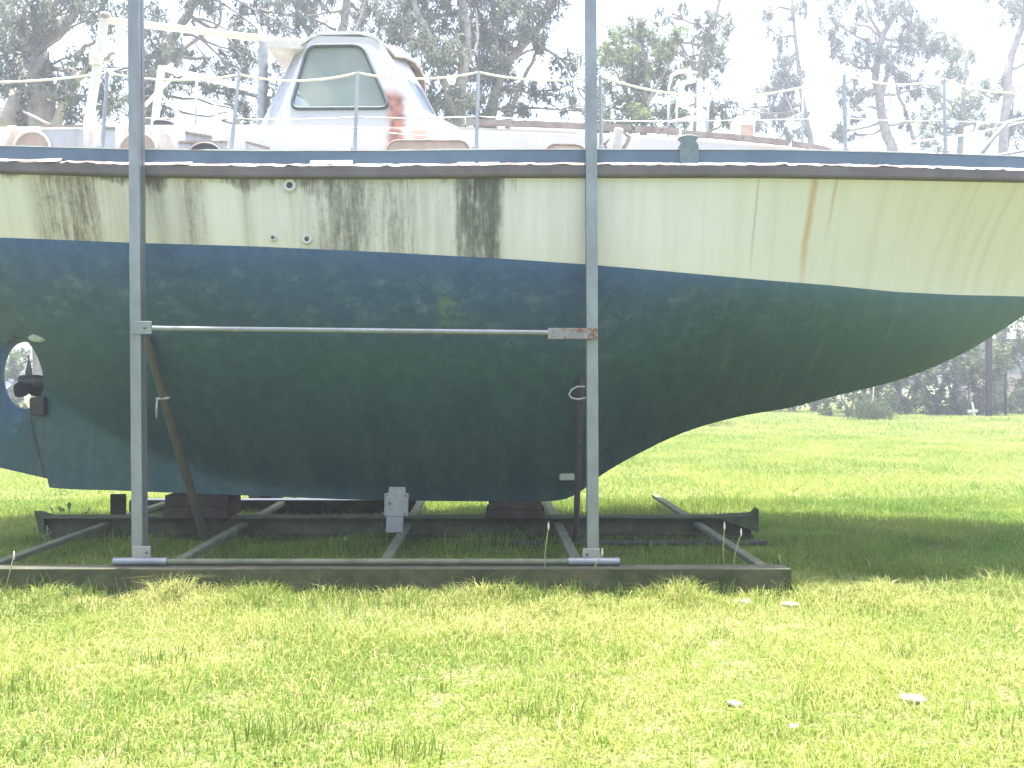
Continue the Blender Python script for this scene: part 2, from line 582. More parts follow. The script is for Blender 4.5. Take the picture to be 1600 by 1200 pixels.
M['trim_wood'] = mottled('grey_brown_trim_board', (0.26, 0.21, 0.19), (0.38, 0.32, 0.29), 7, 0.8, 0, 0.3, (0.14, 0.11, 0.10), 14, (0.58, 0.7))
M['rubber'] = mottled('dark_window_rubber', (0.055, 0.075, 0.080), (0.09, 0.11, 0.115), 8, 0.6)
M['dark'] = mottled('dark_metal', (0.05, 0.05, 0.055), (0.10, 0.10, 0.10), 9, 0.6, 0.3)
M['grey_metal'] = mottled('dull_grey_metal', (0.26, 0.27, 0.28), (0.36, 0.37, 0.38), 9, 0.5, 0.4)
M['stainless'] = make_galv('dull_stanchion_tube', (0.40, 0.41, 0.43))
M['rope'] = mottled('white_rope', (0.78, 0.77, 0.74), (0.62, 0.60, 0.56), 40, 0.8)
M['wire'] = mottled('pale_wire', (0.55, 0.55, 0.54), (0.42, 0.42, 0.42), 40, 0.5, 0.3)
M['pane'] = make_pane('milky_green_window', (0.30, 0.36, 0.33), 0.42)
M['wind'] = make_pane('dusty_windscreen', (0.20, 0.25, 0.32), 0.25)
M['timber_dark'] = mottled('damp_dark_timber', (0.034, 0.030, 0.020), (0.065, 0.056, 0.036), 6, 0.95, 0.0, 0.05)
M['prop_wood'] = mottled('mustard_painted_pole', (0.085, 0.082, 0.05), (0.06, 0.06, 0.04), 7, 0.75, 0, 0.3, (0.10, 0.085, 0.06), 14, (0.56, 0.7))
M['rust'] = mottled('rusty_steel', (0.045, 0.042, 0.038), (0.07, 0.055, 0.045), 10, 0.85)
M['zinc'] = mottled('pale_zinc', (0.33, 0.36, 0.26), (0.26, 0.29, 0.22), 20, 0.6)
M['ground'] = make_ground()
M['grass'] = make_leaf('grass_blades', (0.095, 0.195, 0.026), (0.295, 0.36, 0.075), 0.5, (0.58, 0.51, 0.24))
M['gum_leaf'] = make_leaf('gum_leaves', (0.075, 0.10, 0.07), (0.21, 0.245, 0.165), 0.45)
M['gum_leaf_green'] = make_leaf('fresh_gum_leaves', (0.085, 0.13, 0.05), (0.23, 0.28, 0.11), 0.45)
M['bush_leaf'] = make_leaf('bush_leaves', (0.045, 0.075, 0.025), (0.20, 0.25, 0.085), 0.4)
M['bark'] = mottled('grey_gum_bark', (0.20, 0.175, 0.155), (0.36, 0.325, 0.29), 3, 0.85, 0, 0.2, (0.13, 0.11, 0.10), 5, (0.55, 0.68))
M['bark_pale'] = mottled('pale_gum_bark', (0.52, 0.47, 0.42), (0.36, 0.32, 0.29), 3, 0.85, 0, 0.2)
M['straw'] = mottled('dry_pale_litter', (0.62, 0.56, 0.46), (0.44, 0.37, 0.28), 20, 0.85)
M['shed'] = mottled('grey_shed_wall', (0.27, 0.26, 0.28), (0.21, 0.21, 0.23), 2, 0.8)
M['brick'] = mottled('pinkish_masonry', (0.46, 0.36, 0.29), (0.38, 0.29, 0.23), 4, 0.85)

# ------------------------------------------------------------------ ground
XS = np.linspace(-1, 1, 41)
def build_ground():
    me = bpy.data.meshes.new('lawn')
    s = 700.0
    n = 60
    ax = np.sign(np.linspace(-1, 1, n)) * np.abs(np.linspace(-1, 1, n)) ** 2.5 * s
    vs, fs = [], []
    for j in range(n):
        for i in range(n):
            x, y = ax[i], ax[j] + 8
            h = 0.0 if (abs(x) < 9 and y < 14) else 0.03 * math.sin(x * 0.31) * math.sin(y * 0.23)
            vs.append((x, y, h))
    for j in range(n - 1):
        for i in range(n - 1):
            a = j * n + i
            fs.append((a, a + 1, a + n + 1, a + n))
    me.from_pydata(vs, [], fs)
    o = link('lawn', me, M['ground'], smooth=True)
    return tag(o, kind='structure')
build_ground()

# ------------------------------------------------------------------ the boat
CY = 8.25
boat = thing('sailing_boat', (0, CY, 0.36), 'weathered sailing boat with cream topsides and blue-green bottom standing in a cradle', 'boat')

PX = CY / F     # metres per pixel on the centre plane
def cx(px): return (px - 800) * PX
def cz(py): return EYE - (py - 600) * PX

keel = smooth_tab([(-6.4, 2.56), (-5.9, 2.30), (-5.25, 2.06), (-5.02, 1.99), (-4.95, 1.90), (-4.915, 1.50), (-4.88, 1.30), (-4.722, 0.67), (-4.69, cz(760)),
                   (cx(200), cz(764)), (cx(400), cz(771)), (cx(600), cz(778)), (cx(850), cz(780)), (cx(880), cz(777)), (cx(905), cz(765)),
                   (cx(935), cz(742)), (cx(990), cz(710)), (cx(1080), cz(670)), (cx(1160), cz(649)), (cx(1230), cz(637)),
                   (cx(1300), cz(619)), (cx(1400), cz(594)), (cx(1500), cz(553)), (cx(1545), cz(527)), (cx(1600), cz(491)),
                   (5.72, 2.67), (6.2, 3.08), (6.65, 3.5), (6.95, 3.8)])
hb_deck = smooth_tab([(-6.4, 1.20), (-5.5, 1.42), (-4.3, 1.74), (-2.9, 1.89), (-1, 1.96), (0.5, 1.97), (1.9, 1.92), (2.9, 1.77), (3.9, 1.50), (4.8, 1.14), (5.7, 0.73), (6.5, 0.30), (6.95, 0.02)])
hb_wl = smooth_tab([(-6.4, 0.95), (-5.5, 1.28), (-4.3, 1.56), (-2.9, 1.75), (-1, 1.88), (0.5, 1.87), (1.9, 1.68), (2.9, 1.36), (3.8, 0.95), (4.7, 0.46), (5.2, 0.18), (5.45, 0.04), (5.7, 0.02), (6.95, 0.012)])
half_t = smooth_tab([(-6.4, 0.05), (-5.05, 0.07), (-4.6, 0.10), (-3, 0.16), (0, 0.17), (1, 0.12), (2.5, 0.06), (5, 0.035), (6.95, 0.012)])
fin = smooth_tab([(-6.4, 2.56), (-5.4, 2.06), (-4.85, 1.62), (-3.8, 0.95), (-2.4, 0.55), (0, 0.40), (1.0, 0.55), (1.7, 0.85), (2.2, 0.5), (6.95, 0.5)])
wl_px = [(-600, 352), (0, 371), (200, 379), (400, 385), (600, 394), (800, 405), (915, 413), (1000, 420), (1200, 438), (1300, 446), (1400, 456), (1500, 461), (1600, 463), (1900, 462)]
sh_px = [(-600, 262), (0, 270), (200, 276), (400, 279), (600, 279), (800, 277), (1000, 277), (1200, 277), (1400, 280), (1600, 284), (2000, 296)]


def solve_z(X, hb, tab):
    Y = CY - hb
    px = 800 + X * F / Y
    return EYE - (interp(px, tab) - 600) * Y / F


def z_sheer(X):
    if X > 4.9:      # ahead of the picture: carry the rise on
        z0, z1 = solve_z(4.7, hb_deck(4.7), sh_px), solve_z(4.9, hb_deck(4.9), sh_px)
        return z1 + (X - 4.9) * min((z1 - z0) / 0.2, 0.06)
    return solve_z(X, hb_deck(X), sh_px)


def z_wl(X):
    return solve_z(min(X, 5.05), hb_wl(min(X, 5.05)), wl_px)


XST = sorted(set([round(v, 4) for v in
             list(np.linspace(-6.4, -5.1, 12)) + list(np.linspace(-5.05, -4.63, 45)) + list(np.linspace(-4.58, 4.95, 150)) + list(np.linspace(5.0, 6.95, 36))]))
NB, NA = 34, 14


def section(X):
    zk, zs, zw = keel(X), z_sheer(X), z_wl(X)
    zs = max(zs, zk + 0.01)
    zw = min(max(zw, zk + 0.002), zs - 0.004)
    t, hw, hd = half_t(X), hb_wl(X), hb_deck(X)
    hw = max(hw, t)
    zf = min(max(fin(X), zk + 0.001), zw - 0.0005)
    bow = min(max((X - 0.8) / 3.2, 0), 1)
    stern = min(max((-X - 2.0) / 2.5, 0), 1)
    a = 1.42 * (1 - bow) + 1.35 * bow + 0.12 * stern
    b = 1.18 * (1 - bow) + 1.0 * bow + 0.05 * stern
    pts = []
    for i in range(NB + 1):
        s = i / NB
        z = zk + (zw - zk) * s
        u = max((z - zf) / max(zw - zf, 1e-4), 0.0)
        h = t + (hw - t) * (1 - (1 - min(u, 1)) ** a) ** b
        pts.append((h, z, 0.0, 1 - s))
    flare = 1.0 + 0.7 * bow
    for i in range(1, NA + 1):
        s = i / NA
        z = zw + (zs - zw) * s
        h = hw + (hd - hw) * (0.35 * s + 0.65 * (s ** flare)) if bow > 0.02 else hw + (hd - hw) * s
        pts.append((h, z, s, 0.0))
    return pts


def build_hull():
    vs, ab, be, rings = [], [], [], []
    for X in XST:
        sec = section(X)
        ring = []
        for h, z, a, b in sec[::-1]:
            ring.append(len(vs)); vs.append((X, CY - h, z)); ab.append(a); be.append(b)
        ring.append(len(vs)); vs.append((X, CY, sec[0][1])); ab.append(0); be.append(1)
        for h, z, a, b in sec:
            ring.append(len(vs)); vs.append((X, CY + h, z)); ab.append(a); be.append(b)
        rings.append(ring)
    fs, mi = [], []
    m = len(rings[0])
    for r0, r1 in zip(rings, rings[1:]):
        for k in range(m):
            k2 = (k + 1) % m
            fs.append((r0[k], r0[k2], r1[k2], r1[k]))
            if k == m - 1: mi.append(2)
            elif k < NA or k >= m - 1 - NA: mi.append(0)
            else: mi.append(1)
    fs.append(tuple(rings[0])); mi.append(0)
    fs.append(tuple(rings[-1][::-1])); mi.append(0)
    me = bpy.data.meshes.new('hull')
    me.from_pydata(vs, [], fs)
    me.polygons.foreach_set('material_index', mi)
    for nm, arr in (('above', ab), ('below', be)):
        at = me.attributes.new(nm, 'FLOAT', 'POINT')
        at.data.foreach_set('value', arr)
    bm = bmesh.new()
    bm.from_mesh(me)
    bmesh.ops.remove_doubles(bm, verts=bm.verts, dist=0.0004)
    bmesh.ops.recalc_face_normals(bm, faces=bm.faces)
    bm.to_mesh(me)
    bm.free()
    return me


AP = (cx(39), cz(586), 0.215, 0.345)       # propeller aperture: centre x, z and radii


def cut_aperture(me, mats):
    tmp = bpy.data.objects.new('tmp_body', me)
    for m in mats: me.materials.append(m)
    COL.objects.link(tmp)
    mb = MB()
    poly = [(AP[0] + AP[2] * math.cos(a), AP[1] + AP[3] * math.sin(a)) for a in np.linspace(0, 2 * math.pi, 40, endpoint=False)]
    mb.prism(poly, CY - 0.9, CY + 0.9)
    # splayed so that one looks straight through from abreast of amidships
    cutter = mb.build('tmp_cutter', None)
    for v in cutter.data.vertices:
        v.co.x += (v.co.y - CY) * (-0.5)
    md = tmp.modifiers.new('b', 'BOOLEAN')
    md.operation = 'DIFFERENCE'
    md.solver = 'EXACT'
    md.object = cutter
    dg = bpy.context.evaluated_depsgraph_get()
    out = bpy.data.meshes.new_from_object(tmp.evaluated_get(dg))
    bpy.data.objects.remove(tmp)
    bpy.data.objects.remove(cutter)
    return out


hme = cut_aperture(build_hull(), [M['topside'], M['antifoul'], M['deck']])
hme.name = 'hull'
for p_ in hme.polygons:
    if p_.material_index == 0 and p_.center.z < 2.35:
        p_.material_index = 1
hull = link('hull', hme, None, boat, smooth=True, angle=38)
hull['label'] = 'cream topsides streaked with mildew over a faded blue-green bottom'

# rudder
rm = MB()
rp = [(-4.89, 1.28), (-4.745, 0.68), (cx(78), cz(747)), (cx(0), cz(729)), (-5.65, 0.84), (-5.92, 1.0), (-6.06, 1.3), (-6.1, 1.8), (-6.06, 2.25), (-5.98, 2.5), (-5.25, 2.3), (-4.96, 2.25), (-4.93, 1.6)]
rm.prism(rp, CY - 0.045, CY + 0.045)
r0 = rm.build('rudder', None)
rme = r0.data
bpy.data.objects.remove(r0)
for nm in ('above', 'below'):
    at = rme.attributes.new(nm, 'FLOAT', 'POINT')
    at.data.foreach_set('value', [0.0 if nm == 'above' else 0.75] * len(rme.vertices))
rme = cut_aperture(rme, [M['antifoul']])
rudder = link('rudder', rme, None, boat)
mb2 = MB().box(cx(72) - 0.07, cx(72) + 0.07, CY - 0.16, CY - 0.06, cz(634) - 0.09, cz(634) + 0.09, jit=0.012)
mb2.build('rudder_hinge', M['rust'], rudder, bevel=0.01)
MB().tube([(-4.905, CY - 0.078, 1.26), (-4.75, CY - 0.097, 0.67)], 0.008, 6).build('rudder_joint', M['dark'], rudder)
# propeller
mb = MB()
mb.lathe((AP[0] + 0.12, CY, AP[1] - 0.06), [(0.02, -0.18), (0.06, -0.16), (0.065, 0.0), (0.05, 0.1), (0.03, 0.16)], 'x', 14)
propeller = mb.build('propeller', M['dark'], boat, smooth=True, angle=40)
for a in (90, 215, 325):
    mb = MB()
    vs, fs = [], []
    nn = 9
    for i in range(nn):
        s = i / (nn - 1)
        r = 0.05 + 0.22 * s
        w = 0.075 * math.sin(math.pi * min(0.18 + 0.82 * s, 0.985)) ** 0.6
        tw = R(60 - 35 * s)
        for sg in (-1, 1):
            for th in (-1, 1):
                l = sg * w
                lx, lt = l * math.sin(tw) + th * 0.006, l * math.cos(tw)
                ca, sa = math.cos(R(a)), math.sin(R(a))
                vs.append((AP[0] + 0.04 + lx, CY + r * ca - lt * sa, AP[1] - 0.06 + r * sa + lt * ca))
    for i in range(nn - 1):
        k = i * 4
        fs += [(k, k + 2, k + 6, k + 4), (k + 1, k + 5, k + 7, k + 3), (k, k + 4, k + 5, k + 1), (k + 2, k + 3, k + 7, k + 6)]
    fs += [(0, 1, 3, 2), (nn * 4 - 4, nn * 4 - 2, nn * 4 - 1, nn * 4 - 3)]
    mb.add(vs, fs)
    mb.build('blade', M['dark'], propeller, smooth=True, angle=50)
# zinc anode
def hull_y(X, z):
    sec = section(X)
    zs = [p[1] for p in sec]
    hs = [p[0] for p in sec]
    return CY - float(np.interp(z, zs, hs))
def on_hull(px, py):
    """X, Y, z where the line of sight through a pixel meets the near side of the hull"""
    Y = 6.8
    for _ in range(40):
        X, _, z = P(px, py, Y)
        Yn = hull_y(X, z)
        Y = 0.5 * Y + 0.5 * Yn
    return P(px, py, Y)
ax_, ay_, az_ = on_hull(60, 528)
MB().lathe((ax_, ay_ - 0.0, az_), [(0.085, 0.03), (0.085, -0.012), (0.07, -0.022), (0.0005, -0.024)], 'y', 20).build('anode', M['zinc'], boat, smooth=True, angle=40)
for v in bpy.data.objects['anode'].data.vertices:
    v.co.z = az_ + (v.co.z - az_) * 0.45
# hull fittings
for px, py, r, deep in ((453, 290, 0.052, 0.5), (427, 372, 0.028, 0.55), (480, 374, 0.040, 0.5)):
    X, Y, z = on_hull(px, py)
    o = MB().lathe((X, Y, z), [(r, 0.01), (r, -0.014), (r * 0.8, -0.022), (r * deep, -0.016), (r * deep, 0.004)], 'y', 24).build('outlet_ring', M['outlet'], boat, smooth=True, angle=40)
    MB().lathe((X, Y - 0.009, z), [(r * deep * 0.98, 0.0), (r * deep * 0.98, -0.004)], 'y', 20).build('outlet_hole', M['dark'], o)


# rails swept along the sheer on both sides
def sweep(name, prof, mat, parent, side, x0=-6.4, x1=6.9, jitter=None, closed=True, nx=240):
    vs, fs = [], []
    n = len(prof)
    for i in range(nx + 1):
        X = x0 + (x1 - x0) * i / nx
        d = 0.02
        sl = (hb_deck(min(X + d, 6.95)) - hb_deck(max(X - d, -6.4))) / (min(X + d, 6.95) - max(X - d, -6.4))
        nx_, ny_ = -sl, 1.0
        ln = math.hypot(nx_, ny_)
        nx_, ny_ = nx_ / ln, ny_ / ln
        hb, zs = hb_deck(X), z_sheer(X)
        for k, (o, z) in enumerate(prof):
            jo = jz = 0
            if jitter: jo, jz = jitter(X, k)
            vs.append((X + nx_ * (o + jo), CY + side * (hb + ny_ * (o + jo)), zs + z + jz))
    for i in range(nx):
        for k in range(n if closed else n - 1):
            a, b = i * n + k, i * n + (k + 1) % n
            fs.append((a, b, b + n, a + n))
    fs.append(tuple(range(n)))
    fs.append(tuple(nx * n + k for k in range(n))[::-1])
    mb = MB()
    mb.add(vs, fs)
    return mb.build(name, mat, parent, smooth=True, angle=25)


_jr = np.random.default_rng(3).normal(0, 1, 2000)
def jit_ledge(X, k):
    i = int((X + 7) * 34) % 1990
    return (0.004 * _jr[i] if k in (1, 2) else 0.0, 0.006 * _jr[(i * 7 + k) % 1990] if k in (1,) else 0.0)
def jit_cap(X, k):
    i = int((X + 7) * 9) % 1990
    return (0, 0.004 * _jr[(i * 3) % 1990] if k in (1, 2) else 0.0)

for side in (-1, 1):
    sweep('rub_rail', [(-0.03, -0.012), (0.045, 0.0), (0.052, 0.012), (0.052, 0.082), (-0.03, 0.084)], M['rail'], boat, side)
    sweep('rail_ledge', [(-0.03, 0.085), (0.047, 0.0845), (0.012, 0.112), (-0.03, 0.114)], M['ledge'], boat, side, jitter=jit_ledge)
    bw = sweep('bulwark', [(0.008, 0.100), (0.004, 0.213), (-0.035, 0.213), (-0.035, 0.100)], M['bulwark'], boat, side, jitter=jit_cap)
    sweep('lit_cap_strip', [(0.007, 0.2145), (0.007, 0.222), (-0.04, 0.222), (-0.04, 0.2145)], M['white_paint'], bw, side, jitter=jit_cap)  # white strip paints in the sunlit top of the bulwark


def rail_point(px, out=0.0, dz=0.0, side=-1):
    """point on the near rail below a picture column"""
    X = (px - 800) * 6.4 / F
    for _ in range(30):
        X = 0.5 * X + 0.5 * (px - 800) * (CY - hb_deck(X) - out) / F
    return X, CY + side * (hb_deck(X) + out), z_sheer(X) + dz


# deck sheet, a little below the cap
mb = MB()
nd = 100
dv = []
for i in range(nd + 1):
    X = -6.37 + 13.2 * i / nd
    h = hb_deck(X) - 0.03
    for s, c in ((-1, 0), (-0.5, 0.03), (0, 0.045), (0.5, 0.03), (1, 0)):
        dv.append((X, CY + s * h, z_sheer(X) + 0.05 + c))
df = [(i * 5 + k, i * 5 + k + 1, (i + 1) * 5 + k + 1, (i + 1) * 5 + k) for i in range(nd) for k in range(4)]
mb.add(dv, df)
mb.build('deck', M['deck'], boat, smooth=True)

# pale plates lying on the ledge by the scuppers
for a, b, y0, y1 in ((33, 96, 247, 254), (252, 300, 252, 258), (484, 551, 249, 260), (714, 742, 252, 259), (747, 781, 252, 259)):
    xa, ya, za = rail_point(a, 0.02)
    xb, yb, zb = rail_point(b, 0.02)
    Y = (ya + yb) / 2
    z1 = EYE - (y0 - 600) * Y / F
    z0 = EYE - (y1 - 600) * Y / F
    mb = MB()
    mb.add([(xa, ya - 0.02, z0), (xb, yb - 0.02, z0), (xb, yb + 0.012, z1), (xa, ya + 0.012, z1), (xa + .03, ya - 0.045, z0 - 0.008), (xb - .04, yb - 0.045, z0 - 0.008),
            (xa, ya + 0.05, z1 - .02), (xb, yb + .05, z1 - .02)],
           [(0, 1, 2, 3), (0, 4, 5, 1), (4, 6, 7, 5), (3, 2, 7, 6), (0, 3, 6, 4), (1, 5, 7, 2)])
    mb.build('scupper_plate', M['white_paint'], boat, bevel=0.004)

# fairlead block straddling the bulwark
x, y, z = rail_point(1076)
mb = MB()
w = 0.075
mb.prism([(x - w, z + 0.09), (x + w, z + 0.09), (x + w, z + 0.25), (x + w * .75, z + 0.275), (x + w * .75, z + 0.295), (x + w * 1.1, z + 0.315), (x + w * .3, z + 0.33),
          (x - w * .3, z + 0.33), (x - w * 1.1, z + 0.315), (x - w * .7, z + 0.295), (x - w * .65, z + 0.275), (x - w, z + 0.25)], y - 0.022, y + 0.07)
mb.build('fairlead', M['fairlead'], boat, bevel=0.006)

# ---- cabin trunk
trunk_y = smooth_tab([(-5.9, 7.3), (-4.8, 7.08), (-2.9, 7.0), (-1, 6.98), (0.6, 7.06), (1.5, 7.24), (2.5, 7.55), (3.0, 7.78), (3.27, 8.03)])
def trunk_top(X): return interp(X, [(-5.9, 3.875), (-2.5, 3.875), (-0.4, 3.84), (0.6, 3.825), (3.27, 3.86)])
mb = MB()
NXT = 90
rows = []
for i in range(NXT + 1):
    X = -5.9 + (3.27 + 5.9) * i / NXT
    ty = trunk_y(X)
    h = CY - ty
    zt = trunk_top(X)
    zb = z_sheer(X) + 0.03
    row = []
    for s, zz in ((1.0, zb), (1.0, zt - 0.05), (0.985, zt - 0.012), (0.94, zt), (0.5, zt + 0.05), (0, zt + 0.065)):
        row.append((X, CY - h * s, zz))
    row += [(X, 2 * CY - q[1], q[2]) for q in row[-2::-1]]
    rows.append(row)
m = len(rows[0])
vs = [p for r in rows for p in r]
fs = [(i * m + k, i * m + k + 1, (i + 1) * m + k + 1, (i + 1) * m + k) for i in range(NXT) for k in range(m - 1)]
fs += [tuple(range(m)), tuple(NXT * m + k for k in range(m))[::-1]]
mb.add(vs, fs)
trunk = mb.build('cabin_trunk', M['white'], boat, smooth=True, angle=35)


def tpt(px, py):
    """point on the trunk's near side seen at a pixel"""
    Y = 7.0
    for _ in range(30):
        Y = 0.5 * Y + 0.5 * trunk_y((px - 800) * Y / F)
    return P(px, py, Y)


def rounded(pts, r, n=5):
    """rounds the corners of a polygon of 2D points"""
    out = []
    N = len(pts)
    for i in range(N):
        p = Vector(pts[i]); a = Vector(pts[i - 1]); b = Vector(pts[(i + 1) % N])
        da, db = (a - p), (b - p)
        ra = min(r, da.length * 0.45); rb = min(r, db.length * 0.45)
        p0 = p + da.normalized() * ra
        p1 = p + db.normalized() * rb
        for k in range(n + 1):
            t = k / n
            q = p0 * (1 - t) ** 2 + p * 2 * t * (1 - t) + p1 * t * t
            out.append((q.x, q.y))
    return out


# portlights along the trunk
ports = [
    ('arch', 24, 80, 207, 'brown_cover'), ('arch', 188, 246, 209, 'brown_cover'), ('round', 296, 346, 224, 'dark'),
    ('box', 606, 733, 220, 'brown_cover'), ('box', 852, 916, 226, 'brown_cover')]
for kind, a, b, top, mt in ports:
    pa, pb = tpt(a, top), tpt(b, top)
    zlow = pa[2] - (0.26 if kind == 'arch' else 0.2)
    xa, xb = pa[0], pb[0]
    if kind == 'box':
        poly = rounded([(xa, zlow), (xb, zlow), (xb, pa[2]), (xa, pa[2])], 0.11)
    else:
        c, rx = (xa + xb) / 2, (xb - xa) / 2
        rz = 0.15 if kind == 'arch' else 0.10
        poly = [(c + rx * math.cos(t), pa[2] - rz + rz * math.sin(t)) for t in np.linspace(0, math.pi, 15)] + [(xa, zlow), (xb, zlow)]
    mb = MB()
    n = len(poly)
    yoff = 0.014
    vs = [(x, trunk_y(x) - yoff + 0.03, z) for x, z in poly] + [(x, trunk_y(x) - yoff, z) for x, z in poly]
    mb.add(vs, [tuple(range(n, 2 * n))] + [(i, (i + 1) % n, (i + 1) % n + n, i + n) for i in range(n)])
    o = mb.build('portlight', M[mt], trunk)
    MB().tube([(x, trunk_y(x) - yoff - 0.002, z) for x, z in poly + poly[:1]], 0.013 if kind == 'arch' else 0.008, 6, caps=False).build('portlight_rim', M['white_paint'] if kind == 'arch' else M['trim_wood'], trunk, smooth=True)
# slots and cracks in the aft trunk
for (x0, y0, x1, y1) in ((290, 207, 331, 214), (279, 222, 355, 222), (384, 222, 421, 232), (160, 199, 180, 200), (64, 197, 130, 197)):
    a, b = Vector(tpt(x0, y0)), Vector(tpt(x1, y1))
    a.y -= 0.004; b.y -= 0.004
    MB().bar(a, b, 0.012, 0.018).build('louvre_slot', M['trim_wood'], trunk)
# fascia boards along the forward roof edge
def fascia(px0, px1, dz, h, th, nm, mat):
    a, b = tpt(px0, 200)[0], tpt(px1, 230)[0]
    vs, fs = [], []
    nn = 16
    for i in range(nn + 1):
        X = a + (b - a) * i / nn
        y = trunk_y(X) - 0.012
        z = trunk_top(X) + dz + 0.002 * math.sin(i * 2.1)
        vs += [(X, y, z), (X, y - th, z), (X, y - th, z + h), (X, y, z + h)]
    for i in range(nn):
        for k in range(4):
            fs.append((i * 4 + k, i * 4 + (k + 1) % 4, i * 4 + (k + 1) % 4 + 4, i * 4 + k + 4))
    fs += [(0, 1, 2, 3), (nn * 4 + 3, nn * 4 + 2, nn * 4 + 1, nn * 4)]
    mb = MB(); mb.add(vs, fs)
    return mb.build(nm, mat, trunk)
fascia(728, 985, 0.005, 0.05, 0.03, 'roof_trim', M['trim_wood'])
fascia(992, 1060, 0.0, 0.055, 0.03, 'roof_trim', M['trim_wood'])
fascia(1064, 1230, -0.01, 0.05, 0.03, 'roof_trim', M['trim_wood'])
fascia(1236, 1308, -0.015, 0.05, 0.03, 'roof_trim', M['trim_wood'])
fascia(705, 900, -0.035, 0.02, 0.012, 'drip_strip', M['white_paint'])
# long hatch boards on the roof
for (a, b, yy) in ((0.15, 1.2, 7.55), (-0.25, 0.9, 7.8)):
    MB().box(a, b, yy, yy + 0.16, 3.895, 3.935).build('hatch_board', M['trim_wood'], trunk, bevel=0.006)

# things on the trunk roof
def roof_z(X, Y):
    h = CY - trunk_y(X)
    s = abs(Y - CY) / h
    return trunk_top(X) + float(np.interp(s, [0, .5, .92, 1], [.065, .05, 0, -.02])) - 0.004
p = P(22, 190, 7.6)
MB().lathe((p[0], 7.6, roof_z(p[0], 7.6)), [(0.055, 0), (0.055, 0.05), (0.085, 0.055), (0.08, 0.09), (0.045, 0.115), (0.005, 0.12)], 'z', 18).build('mushroom_vent', M['white_paint'], trunk, smooth=True, angle=40)
p = P(197, 190, 7.7)
MB().lathe((p[0], 7.7, roof_z(p[0], 7.7)), [(0.09, 0), (0.09, 0.07), (0.075, 0.08), (0.075, 0.13), (0.085, 0.14), (0.06, 0.165), (0.005, 0.17)], 'z', 18).build('winch_drum', M['grey_metal'], trunk, smooth=True, angle=40)
p = P(256, 190, 7.7)
MB().lathe((p[0], 7.7, roof_z(p[0], 7.7)), [(0.10, 0), (0.10, 0.03), (0.07, 0.045), (0.07, 0.11), (0.095, 0.125), (0.095, 0.175), (0.07, 0.19), (0.005, 0.195)], 'z', 18).build('winch_drum', M['dark'], trunk, smooth=True, angle=40)
for px in (232, 276):
    p = P(px, 178, 7.65)
    MB().tube([(p[0], 7.65, roof_z(p[0], 7.65)), (p[0] + 0.02, 7.65, roof_z(p[0], 7.65) + 0.08), (p[0] - 0.03, 7.63, roof_z(p[0], 7.65) + 0.1)], 0.013, 8).build('cleat', M['grey_metal'], trunk)
a, b = P(40, 176, 7.6), P(74, 193, 7.4)
MB().bar((a[0], 7.6, a[2]), (b[0], 7.4, b[2]), 0.05, 0.015).build('loose_board', M['trim_wood'], boat)
# box and post vents forward
x0 = P(1171, 200, 7.9)[0]
zr = roof_z(x0, 7.95)
mb = MB()
mb.prism(rounded([(x0 - 0.33, zr - 0.03), (x0 + 0.33, zr - 0.03), (x0 + 0.24, zr + 0.1), (x0 - 0.26, zr + 0.12)], 0.06), 7.9, 8.55)
hatch = mb.build('fore_hatch', M['white_paint'], boat, bevel=0.01)
mb = MB()
mb.prism(rounded([(x0 - 0.105, zr + 0.10), (x0 + 0.085, zr + 0.10), (x0 + 0.10, zr + 0.38), (x0 - 0.10, zr + 0.38)], 0.03), 8.02, 8.22)
vent = mb.build('box_vent', M['white_paint'], boat, bevel=0.008)
MB().box(x0 - 0.045, x0 + 0.07, 8.005, 8.018, zr + 0.16, zr + 0.29).build('vent_mouth', M['brown_cover'], vent, bevel=0.004)
MB().box(x0 - 0.12, x0 + 0.11, 8.00, 8.24, zr + 0.075, zr + 0.11).build('vent_foot', M['grey_metal'], vent, bevel=0.006)
# leaning bollard by the bulwark
a, b = P(958, 239, 6.6), P(967, 201, 6.6)
MB().bar((a[0], 6.6, a[2] - 0.1), (b[0], 6.6, b[2]), 0.075, 0.06, up=(0, 1, 0)).build('samson_post', M['white_paint'], boat, bevel=0.01)
for pts in ([(972, 236), (980, 222), (984, 214), (978, 209)], [(948, 238), (944, 226), (950, 216)]):
    MB().tube([P(a_, b_, 6.65) for a_, b_ in pts], 0.017, 8).build('rope_end', M['trim_wood'], boat, smooth=True)

# furled curved slats at the mast step
for i, pts in enumerate(([(1044, 140), (1050, 118), (1060, 112), (1075, 111), (1090, 114)], [(1052, 138), (1064, 130), (1080, 127), (1096, 124)], [(1062, 165), (1085, 172), (1106, 178)], [(1046, 190), (1070, 186), (1106, 180)])):
    MB().tube([P(a_, b_, 8.3) for a_, b_ in pts], [0.012, 0.02, 0.024, 0.018, 0.012][:len(pts)], 8).build('furled_sail_batten', M['white_paint'], boat, smooth=True)
m0 = P(1093, 200, 8.3)
mast = MB().tube([(m0[0], 8.3, 3.85), (m0[0], 8.3, 4.3), (m0[0], 8.3, 4.75)], [0.035, 0.03, 0.03], 14).build('mast_stub', M['white_paint'], boat, smooth=True, angle=40)

